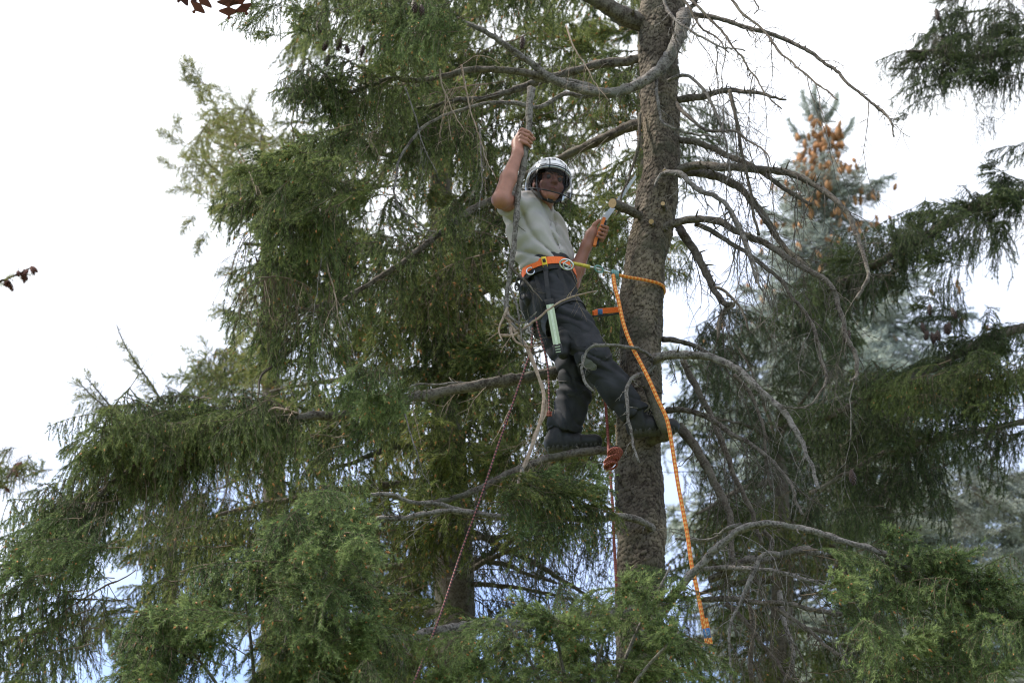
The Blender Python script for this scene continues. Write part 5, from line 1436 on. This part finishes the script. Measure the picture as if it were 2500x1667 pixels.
Mh = Matrix(((Sd[0], Fh[0], U[0], 0), (Sd[1], Fh[1], U[1], 0), (Sd[2], Fh[2], U[2], 0), (0, 0, 0, 1)))
ho_.matrix_local = Matrix.Translation(Vector(hd - foot)) @ Mh
V, F = cap_.build(1); mbl = MB(); mbl.add((V - hd) @ Rl.T, F, 0)
link('headband', mbl.mesh('headband', [M['liner']]), ho_)
def hpart(name, mb, mats):
    me = mb.mesh(name, mats); return link(name, me, ho_)
def vis_mat():
    m = bpy.data.materials.new('smoked_clear_visor'); m.use_nodes = True; n = m.node_tree; n.nodes.clear()
    o = n.nodes.new('ShaderNodeOutputMaterial'); t = n.nodes.new('ShaderNodeBsdfTransparent'); t.inputs[0].default_value = (.62, .61, .62, 1)
    g = n.nodes.new('ShaderNodeBsdfGlossy'); g.inputs['Roughness'].default_value = .08; g.inputs['Color'].default_value = (.9, .9, .9, 1)
    fr = n.nodes.new('ShaderNodeFresnel'); fr.inputs[0].default_value = 1.16
    mx = n.nodes.new('ShaderNodeMixShader'); n.links.new(fr.outputs[0], mx.inputs[0]); n.links.new(t.outputs[0], mx.inputs[1]); n.links.new(g.outputs[0], mx.inputs[2])
    n.links.new(mx.outputs[0], o.inputs['Surface']); return m
M['visor'] = vis_mat()
mb = MB(); rows = []
aa = np.linspace(-1.3, 1.3, 25)
for v in np.linspace(0, 1, 9):
    z = .035 - v * .142; rr = 1.0 + .10 * math.sin(v * 2.2)
    rows.append([(math.sin(a) * .112 * rr, math.cos(a) * .138 * rr - .008, z + .016 * math.cos(a) * (1 - v) + .05 * v * (1 - math.cos(a)) * 1.1) for a in aa])
V = np.array(rows); nA = len(aa)
F = [(i * nA + j, i * nA + j + 1, (i + 1) * nA + j + 1, (i + 1) * nA + j) for i in range(8) for j in range(nA - 1)]
mb.add(V.reshape(-1, 3), F, 0)
vz = hpart('visor', mb, [M['visor']])
mb = MB(); edge = np.vstack([V[:, 0], V[-1, 1:-1], V[::-1, -1]])
mb.tube(edge, .0035, 6)
mb.tube(np.vstack([V[0, :]]), .005, 6)
me = mb.mesh('visor_edge', [M['black']]); link('visor_edge', me, vz)
for q in (-1, 1):
    mb = MB()
    ribbon(mb, catmull([(q * .086, .042, .035), (q * .078, .036, -.01), (q * .066, .034, -.06), (q * .036, .05, -.112), (0, .062, -.124)], 18), (0, 1, .2), .013, .003)
    hpart('chin_strap', mb, [M['black']])
    mb = MB()
    ribbon(mb, catmull([(q * .088, -.05, .0), (q * .082, -.02, -.045), (q * .068, .02, -.075), (q * .036, .05, -.114)], 14), (0, .5, 1), .013, .003)
    hpart('chin_strap', mb, [M['black']])
mb = MB(); box(mb, (.0, .068, -.124), np.eye(3), (.03, .012, .018)); hpart('chin_cup', mb, [M['black']])

# --- harness
wc = P(1347, 672, 13.84); wn = nrm(P(1325, 600, 13.83) - P(1348, 705, 13.85))
e1 = nrm(np.array([1, 0, 0]) - wn * wn[0]); e2 = np.cross(wn, e1)
def both(c, d, rmax=.24):
    for t in np.arange(rmax, 0, -.004):
        if tr.at(c + d * t) < 0 or sh.at(c + d * t) < 0: return t
    return .1
def ring(c, n_, off, k=60, rmax=.24):
    a1 = nrm(np.array([1, 0, 0]) - n_ * n_[0]); a2 = np.cross(n_, a1); out = []
    rs = [both(c, math.cos(t) * a1 + math.sin(t) * a2, rmax) for t in np.linspace(0, 2 * math.pi, k, endpoint=False)]
    rs = np.array(rs); rs = np.convolve(np.concatenate([rs[-4:], rs, rs[:4]]), np.ones(9) / 9, 'valid')
    rs = np.maximum(rs, rs)
    return [c + (math.cos(t) * a1 + math.sin(t) * a2) * (r + off) for t, r in zip(np.linspace(0, 2 * math.pi, k, endpoint=False), rs)]
mb = MB(); rg = ring(wc, wn, .006); ribbon(mb, rg, wn, .095, .012, True)
hb_ = part('harness_belt', mb, [M['black']], man)
mb = MB(); rg2 = ring(wc, wn, .015)
sel = [rg2[i % 60] for i in range(60) if True]
near = sorted(range(60), key=lambda i: -((np.array(rg2[i]) - wc) @ CV))
mb2 = MB(); ribbon(mb2, rg2, wn, .040, .004, True)
part('orange_strap', mb2, [M['orange']], hb_)
def on_belt(px, py=660, off=.022):
    """point of the belt nearest to the viewer at a photo column"""
    x = P(px, py, 13.7)[0]
    c = [p for p in ring(wc, wn, off) if (p - wc) @ CV > 0]
    return min(c, key=lambda p: abs(p[0] - x))
mb = MB(); bp = on_belt(1326)
box(mb, bp - wn * .008, [e1, CV, wn], (.026, .012, .06)); 
part('buckle', mb, [M['yellow']], hb_)
mb = MB(); box(mb, bp - wn * .05 + CV * .004, [e1, CV, wn], (.022, .01, .05)); box(mb, bp + CV * .007, [e1, CV, wn], (.016, .006, .02))
part('buckle_tab', mb, [M['black']], hb_)
mb = MB(); c = on_belt(1296)
def torus(mb, c, a1, a2, R_, r, k=24, m=0, sx=1.0, e=2 * math.pi):
    t = np.linspace(0, e, k + 1)
    mb.tube(np.array([c + np.cos(x) * a1 * R_ * sx + np.sin(x) * a2 * R_ for x in t]), r, 7, m, cap=e < 6)
torus(mb, c - wn * .03, e1, wn, .02, .004); part('ring', mb, [M['silver']], hb_)
# leg loops
for th, c, ax_ in (('r', P(1378, 768, 13.75), nrm(rkn - rhip)), ('l', P(1345, 790, 13.92), nrm(lkn - lhip))):
    mb = MB(); rgl = ring(c, ax_, .005, 48, .17); ribbon(mb, rgl, ax_, .05, .008, True); part('leg_loop', mb, [M['black']], hb_)
for x0, x1 in ((1300, (1330, 748)), (1360, (1392, 742))):
    p0 = on_belt(x0, off=.012); p1 = P(x1[0], x1[1], 13.66)
    pts = [p0 * (1 - t) + p1 * t for t in np.linspace(0, 1, 10)]
    pts = [surf(q + FWD * .06, CV, .005, .2) for q in pts]
    mb = MB(); ribbon(mb, pts, e1, .026, .004); part('riser_strap', mb, [M['black']], hb_)
# gear bag and karabiners at the back of the belt
gb_ = Sdf(P(1235, 800, 13.6) - .05, P(1330, 640, 13.9) + .05, .005)
g0 = P(1283, 700, 13.78)
gb_.ell(g0, (.035, .05, .055), None, .02); gb_.ell(g0 + np.array([.015, 0, -.07]), (.03, .04, .05), None, .02)
gb_.ruffle(lambda p: .004 * np.sin(p[:, 2] * 120 + p[:, 0] * 60))
part_o = sdf_part('gear_pouch', gb_, M['black'], man)
for k, (x, y) in enumerate([(1266, 688), (1276, 722), (1262, 700)]):
    mb = MB(); torus(mb, P(x, y, 13.72), nrm([1, .4 * k, .2]), nrm([.1, 0, 1]), .022, .004, sx=.6); part('karabiner', mb, [M['black']], man)

# green scabbard for the saw
sc = thing('saw_scabbard', tuple(P(1352, 790, 13.58)), 'translucent green tube scabbard with black foot hanging at the hip', 'scabbard')
s0, s1_ = P(1342, 742, 13.62), P(1360, 842, 13.56)
ax_ = nrm(s1_ - s0); sx_ = nrm(np.cross(ax_, CV))
M['green_tube'] = plain('pale_green_plastic', (0.30, 0.37, 0.24), .25, noise=.08, scale=8)
mb = MB(); ribbon(mb, [s0, s0 * .5 + s1_ * .5, s1_], sx_, .038, .016); part('tube', mb, [M['green_tube']], sc, smooth=False)
mb = MB(); ribbon(mb, [s0 + CV * .009, s1_ + CV * .009], sx_, .012, .003); part('rib', mb, [plain('light_green_rib', (.42, .5, .36), .3)], sc, smooth=False)
mb = MB(); box(mb, s1_ + ax_ * .03, [sx_, CV, ax_], (.05, .026, .07)); box(mb, s0 - ax_ * .015, [sx_, CV, ax_], (.046, .024, .04)); part('foot', mb, [M['black']], sc)
mb = MB()
for k in range(3): box(mb, s1_ + ax_ * (.012 + .017 * k) + CV * .014, [sx_, CV, ax_], (.026, .004, .006))
part('slot', mb, [M['green_tube']], sc)
mb = MB(); ribbon(mb, [on_belt(1330, off=.01), P(1336, 700, 13.62), s0], sx_, .022, .004); part('hanging_strap', mb, [M['black']], sc)
mb = MB(); q0 = P(1375, 845, 13.66)
bl = Sdf(q0 - .12, q0 + .12, .005); bl.ell(q0, (.038, .035, .075), None, .02); bl.ell(q0 + np.array([.02, 0, .05]), (.045, .03, .06), None, .02)
bl.ruffle(lambda p: .003 * np.sin(p[:, 2] * 100)); sdf_part('pouch', bl, M['black'], sc)

# saw in the left hand
saw = thing('pruning_saw', tuple(ho), 'pruning saw with orange and black handle held up beside the trunk', 'saw')
tip = P(1546, 426, 13.90)
gd = nrm(ha - hb); sx_ = nrm(np.cross(gd, CV))
mb = MB(); ribbon(mb, catmull([hb - gd * .01 + sx_ * .006, hb + gd * .04, ho + gd * .02, ha - gd * .01, ha + gd * .014], 14), CV, .020, .017); part('handle', mb, [M['saw_orange']], saw)
mb = MB(); ribbon(mb, catmull([hb + gd * .0 + sx_ * .016, hb + gd * .04 + sx_ * .010, ho + gd * .02 + sx_ * .012, ha + gd * .0 + sx_ * .010], 14), CV, .018, .018); part('grip', mb, [M['black']], saw)
bd = nrm(tip - ha); bx_ = nrm(np.cross(bd, CV)); b0 = ha + bd * .005; BL = np.linalg.norm(tip - b0)
mb = MB(); ns = 40; V = []; 
for i in range(ns + 1):
    t = i / ns; c = b0 + bd * BL * t + bx_ * .014 * math.sin(t * 1.6); w0 = .016 * (1 - t) + .007 * t
    tooth = .003 if i % 2 else 0
    for sgn in (1, -1): V += [c + bx_ * (w0) + CV * .001 * sgn, c - bx_ * (w0 - tooth) + CV * .001 * sgn]
F = []
for i in range(ns):
    a = i * 4; b_ = a + 4
    F += [(a, a + 1, b_ + 1, b_), (a + 2, b_ + 2, b_ + 3, a + 3), (a, b_, b_ + 2, a + 2), (a + 1, a + 3, b_ + 3, b_ + 1)]
mb.add(V, F); part('blade', mb, [M['blade']], saw, smooth=False)

# the branch he has just cut, held upside in the right hand
cb = thing('cut_branch', tuple(rha), 'freshly cut branch hanging from the raised fist in front of the shirt', 'branch')
Yb = 13.5
limb(cb, [(1298, 215, 13.52), (1291, 262, 13.51), (1292, 300, Yb), (1286, 340, Yb), (1279, 395, Yb), (1270, 445, 13.49), (1263, 490, 13.48), (1260, 540, 13.46), (1255, 600, 13.46), (1247, 655, 13.45), (1238, 715, 13.45), (1234, 760, 13.45)], 8.6, 5.0, 'bark_grey', src=True, seed=150, stubs=14, twigs=3, tw_len=.08, name='stem', wob=.002)
limb(cb, [(1234, 755), (1246, 785), (1262, 815), (1285, 845), (1300, 880), (1315, 920), (1326, 955), (1325, 1000), (1312, 1050), (1292, 1105), (1272, 1150), (1262, 1200)], 5.2, 3.4, 'bark_pale', 13.45, 13.4, src=True, seed=151, stubs=5, twigs=2, tw_len=.1, name='stem', wob=.003)
for i, (pts, m_) in enumerate([([(1238, 750), (1225, 785), (1219, 815), (1225, 832)], 'bark_pale'), ([(1222, 818), (1260, 815), (1300, 785), (1340, 755), (1385, 728), (1430, 715), (1456, 710)], 'bark_pale'), ([(1240, 770), (1275, 790), (1312, 760)], 'bark_grey'),
    ([(1246, 800), (1258, 830), (1290, 845), (1325, 842)], 'bark_pale'), ([(1250, 790), (1275, 812), (1288, 800), (1300, 815)], 'bark_grey'), ([(1246, 650), (1285, 690), (1325, 735)], 'bark_dark'), ([(1326, 955), (1330, 1010), (1300, 1070), (1290, 1120), (1265, 1160)], 'bark_pale'), ([(1243, 700), (1262, 745), (1270, 790), (1280, 840)], 'bark_grey')]):
    limb(cb, pts, 3.6, 1.5, m_, 13.44, 13.4, src=True, seed=160 + i, twigs=3, tw_len=.16, stubs=2, name='side_twig')
tip_b = limb(cb, [(1275, 1140, 13.4), (1290, 1180, 13.38), (1330, 1230, 13.36), (1380, 1270, 13.36), (1400, 1300, 13.36)], 3.5, 1.5, 'bark_grey', src=True, seed=171, twigs=4, tw_len=.3, name='side_twig')
def F_(x, y, k, sc_, az, tilt):
    if x < 1290: x += 45; sc_ *= .7
    y += 14
    place('front' if random.random() < .6 else 'back', (k,), P(x, y, 13.4 + random.uniform(-.15, .15)), az, sc_, cb, tilt=tilt, roll=random.gauss(0, .3))
for (x, y, k, sc_, az, tilt) in [(1225, 1180, 'tuft', .55, 3.0, -.5), (1215, 1230, 'frond', .5, 3.3, -.9), (1260, 1190, 'frond', .5, 0, -.7), (1320, 1170, 'frond', .5, 0, .1), (1380, 1165, 'frond', .55, .2, .15), (1430, 1180, 'frond', .5, -.2, 0), (1455, 1150, 'tuft', .5, 0, .3), (1340, 1215, 'frond', .6, 0, -.1), (1400, 1225, 'frond', .55, .3, -.1), (1450, 1225, 'tuft', .5, 0, .1), (1290, 1240, 'curtain', .5, 0, 0), (1330, 1290, 'frond', .5, -.3, -.9), (1390, 1290, 'curtain', .45, 0, 0), (1240, 1270, 'frond', .4, 3, -1.0), (1260, 1150, 'tuft', .4, 3.2, 0), (1190, 1200, 'tuft', .45, 3.1, -.3), (1360, 1330, 'thin', .4, 0, 0), (1300, 1330, 'curtain', .35, 0, -.3), (1410, 1190, 'tuft', .5, 0, 0), (1350, 1140, 'tuft', .4, 0, .2)] + [(random.uniform(1195, 1470), random.uniform(1185, 1330), random.choice(['frond', 'tuft', 'curtain']), random.uniform(.35, .55), random.uniform(-.8, .8), random.uniform(-.8, .3)) for _ in range(16)]:
    F_(x, y, k, sc_, az, tilt)

# ================================================================= ropes
def rope(tname, label, pts, r, m, name='line', seg=10, cat='rope', uvs=True):
    q = [P(*p) for p in pts]
    t = thing(tname, tuple(q[0]), label, cat)
    mb = MB(); L = np.linalg.norm(np.diff(q, axis=0), axis=1).sum()
    mb.tube(catmull(q, max(20, int(L / .012))), r, seg, 0)
    part(name, mb, [M[m]], t, uv=True)
    return t
# lanyard round the trunk and its long tail
wrap = []
tc_ = P(1572, 690, 14.0)
for a in np.linspace(math.radians(265), math.radians(-60), 34):
    wrap.append(np.array([tc_[0] + .128 * math.cos(a), 14.0 + .128 * math.sin(a), tc_[2] - .01 + .02 * math.cos(a)]))
t = thing('lanyard_rope', tuple(P(1498, 668, 13.72)), 'orange braided lanyard looped round the trunk with its long tail hanging free', 'rope')
kn = P(1500, 669, 13.74)
front = [kn, P(1530, 676, 13.78), P(1560, 681, 13.83)]
right = np.array([tc_[0] + .128, 14.0, 0])
fr = [P(1585, 686, 13.865), P(1605, 691, 13.89), P(1618, 698, 13.93), P(1622, 708, 14.0)]
back = [np.array([tc_[0] + .11 * math.cos(a), 14.0 + .128 * math.sin(a), P(1622, 708, 14.0)[2]]) for a in np.linspace(.3, 2.9, 8)]
left_ = [P(1520, 690, 13.95), P(1470, 672, 13.9), P(1425, 660, 13.85)]
mb = MB(); c = catmull(front + fr + back, 90); mb.tube(c, .0085, 10, 0); part('loop', mb, [M['rope_orange']], t, uv=True)
tail = [(1497, 672, 13.70), (1501, 700, 13.66), (1510, 735, 13.64), (1522, 790, 13.62), (1540, 840, 13.6), (1565, 888, 13.58), (1586, 930, 13.56), (1606, 975, 13.56), (1625, 1015, 13.56), (1634, 1050, 13.56), (1644, 1110, 13.56), (1655, 1180, 13.55), (1668, 1250, 13.55), (1679, 1310, 13.55), (1688, 1375, 13.55), (1700, 1430, 13.55), (1712, 1490, 13.55), (1722, 1540, 13.55), (1732, 1572, 13.55)]
mb = MB(); mb.tube(catmull([P(*p) for p in tail], 260), .0098, 10, 0); part('tail', mb, [M['rope_orange']], t, uv=True)
a0, a1_ = P(1719, 1510, 13.55), P(1731, 1572, 13.55)
mb = MB(); ribbon(mb, catmull([a0, a1_], 6), nrm(np.cross(a1_ - a0, CV)), .036, .017); part('sewn_end', mb, [M['rope_orange']], t, smooth=False, uv=True)
d_ = nrm(a1_ - a0); mb = MB(); c = a0 * .45 + a1_ * .55
box(mb, c, [nrm(np.cross(d_, CV)), CV, d_], (.038, .022, .055)); lb = part('label', mb, [M['label']], t)
mb = MB(); torus(mb, c + CV * .0115, nrm(np.cross(d_, CV)), d_, .011, .0012); torus(mb, c + CV * .0115, nrm(np.cross(d_, CV)), d_, .006, .0012)
part('emblem', mb, [plain('pale_print', (.3, .42, .55), .7)], lb)
# grip knot and link
kt = thing('rope_grab', tuple(kn), 'grey green grip hitch and steel swivel joining the lanyard to the harness', 'rope grab')
mb = MB()
for k in range(4):
    torus(mb, kn + nrm(P(1530, 676, 13.78) - kn) * (.011 * k - .012), UPV, CV, .0165, .006, 16)
part('hitch', mb, [M['teal']], kt)
mb = MB(); mb.tube(catmull([kn, P(1475, 661, 13.72), P(1455, 655, 13.7), P(1438, 651, 13.68)], 20), .006, 8); part('swivel_bar', mb, [M['silver']], kt)
mb = MB(); torus(mb, P(1462, 657, 13.7), nrm(P(1475, 661, 13.72) - P(1438, 651, 13.68)), CV * .2 + UPV, .016, .005, 20, sx=1.5); part('eye', mb, [M['teal']], kt)
mb = MB(); mb.tube(catmull([P(1440, 652, 13.68), P(1420, 647, 13.67), P(1398, 643, 13.66)], 14), .0095, 8); part('sleeve', mb, [plain('yellow_sheath', (.5, .4, .06), .6, noise=.4, scale=90)], kt)
cc = P(1383, 646, 13.64)
mb = MB(); torus(mb, cc, nrm([1, 0, -.2]), UPV, .026, .0052, 26, sx=1.35); torus(mb, cc + e1 * .004, nrm([1, .3, .2]), nrm(UPV + .4 * e1), .02, .004, 20); part('karabiner', mb, [M['silver']], kt)
mb = MB(); mb.tube(np.array([cc - e1 * .02 + UPV * .012, cc + e1 * .025 - UPV * .018]), .0045, 7); part('gate', mb, [M['silver']], kt)

rope('throw_line', 'thin maroon and black rope slanting down from the hip to the bottom edge', [(1300, 800, 13.62), (1296, 855, 13.6), (1284, 892, 13.58), (1250, 990, 13.55), (1215, 1090, 13.5), (1170, 1225, 13.45), (1125, 1350, 13.4), (1075, 1500, 13.3), (1040, 1590, 13.2), (1005, 1680, 13.1)], .0055, 'rope_dark')
t2 = rope('accessory_cord', 'short maroon cord hanging from the belt and ending in a small knot', [(1308, 775, 13.64), (1316, 812, 13.64), (1328, 850, 13.64), (1338, 905, 13.64), (1340, 960, 13.64), (1340, 1008, 13.64)], .0055, 'rope_dark')
mb = MB(); c = P(1341, 1010, 13.64)
for k in range(3): torus(mb, c + UPV * (.008 * k - .008), np.array([1., 0, 0]), CV, .01, .005, 12)
part('knot', mb, [M['rope_red']], t2, uv=True)
t3 = rope('climbing_rope', 'dark red rope hanging down beside the trunk below a coiled bundle', [(1476, 955, 13.93), (1480, 1010, 13.9), (1484, 1060, 13.86), (1486, 1110, 13.8), (1490, 1160, 13.8), (1496, 1240, 13.8), (1499, 1320, 13.8), (1503, 1390, 13.8), (1505, 1460, 13.8)], .0075, 'rope_red')
mb = MB(); base = P(1496, 1122, 13.78)
pts = []
for i in range(200):
    a = i * .36; s_ = i / 200
    R0 = .028 + .006 * math.sin(i * .07)
    c = base + UPV * (.065 * (1 - s_) * 1.2 - .035) + np.array([.02 * math.sin(s_ * 6), 0, 0])
    pts.append(c + nrm(np.array([1, 0, .3])) * R0 * math.cos(a) + nrm(UPV * .5 + CV * .6) * R0 * math.sin(a))
mb.tube(np.array(pts), .0055, 6); part('coil', mb, [M['rope_red']], t3, uv=True)

st = thing('strop', tuple(P(1480, 757, 13.9)), 'short orange strop with black stitching between the thigh and the trunk', 'strap')
mb = MB(); ribbon(mb, catmull([P(1448, 766, 13.82), P(1462, 760, 13.86), P(1485, 758, 13.9), P(1515, 755, 13.95)], 14), UPV, .028, .008); part('webbing', mb, [M['orange']], st, smooth=False)
mb = MB(); box(mb, P(1464, 761, 13.855) + CV * .006, [[1, 0, 0], CV, UPV], (.03, .006, .03)); part('stitching', mb, [M['label']], st)
mb = MB(); ribbon(mb, [P(1448, 772, 13.81), P(1490, 769, 13.89), P(1512, 764, 13.94)], UPV, .007, .012); part('edge_band', mb, [M['black']], st, smooth=False)

# oak leaves at the top and a cone laden tip at the left edge
ok = thing('oak_branch', tuple(P(545, 10, 12.0)), 'twig of dark russet oak leaves at the top edge', 'branch')
def leaf_mesh(seed):
    g = random.Random(seed); mb = MB(); n = 26; L_ = .15; V = []
    for i in range(n + 1):
        t = i / n; w_ = (.005 + .05 * abs(math.sin(t * math.pi * 3.5)) ** 1.4) * math.sin(math.pi * min(t * 1.05, 1)) ** .5 if 0 < t < 1 else .001
        z = .012 * math.sin(t * 3 + seed) 
        V += [(t * L_, w_, z + w_ * .3), (t * L_, 0, z), (t * L_, -w_, z + w_ * .25)]
    F = []
    for i in range(n):
        a = i * 3; F += [(a, a + 1, a + 4, a + 3), (a + 1, a + 2, a + 5, a + 4)]
    mb.add(V, F); mb.tube(np.array([(-.03, 0, 0), (0, 0, 0)]), .0015, 4)
    return mb.mesh('leaf', [M['oak']])
M['oak'] = needle_mat('russet_oak_leaf', (.03, .012, .01), (.055, .02, .014), (.1, .045, .03), .3)
lm = [leaf_mesh(i) for i in range(3)]
mb = MB(); mb.tube(catmull([P(470, -60, 12.1), P(520, -20, 12.0), P(580, -12, 12.0)], 10), .005, 5); part('stem', mb, [M['bark_dark']], ok)
for i, (x, y, ang, r) in enumerate([(520, -22, -2.3, 0), (560, -26, -1.6, .3), (572, -30, -1.15, .7), (500, -26, -2.7, .4)]):
    o = link('leaf', lm[i % 3], ok)
    p = P(x, y, 12.0 - .03 * i) - np.array(ok.location)
    d = nrm(math.cos(ang) * np.array([1, 0, 0]) + math.sin(ang) * UPV)
    n_ = nrm(CV + .4 * r * np.cross(d, CV)); s_ = np.cross(n_, d)
    o.matrix_local = Matrix.Translation(Vector(p)) @ Matrix(((d[0], s_[0], n_[0], 0), (d[1], s_[1], n_[1], 0), (d[2], s_[2], n_[2], 0), (0, 0, 0, 1)))
for (lab, pts, Y, nn) in [('cone laden dark twig end against white sky at the left edge', [(-60, 690), (0, 685), (40, 672), (72, 655)], 19.0, 14), ('cone laden branch end low at the left edge', [(-60, 1180), (0, 1190), (40, 1130), (60, 1160)], 19.0, 5)]:
    tw = thing('cone_branch', tuple(P(pts[0][0], pts[0][1], Y)), lab, 'branch')
    b = limb(tw, pts, 4, 2, 'bark_dark', Y, Y, src=True, seed=int(pts[0][1]), twigs=6, tw_len=.12, stubs=6, name='stem')
    foliate(b, .2, 1, 5, 'sun', ('upright',), (.12, .2))
    c, _r = LC[b.name]
    for k in range(nn):
        i = random.randint(len(c) // 3, len(c) - 1)
        cone(tw, c[i] + rng.normal(0, .02, 3), random.uniform(.6, .95), cone_rs, .8)
fill(B4, [(-10, 1040), (60, 1060), (110, 1110), (60, 1150), (-10, 1120)], 18.8, 19.5, 12, 'back', ('frond', 'thin', 'upright'), (.3, .5), az=2.9, azs=1)
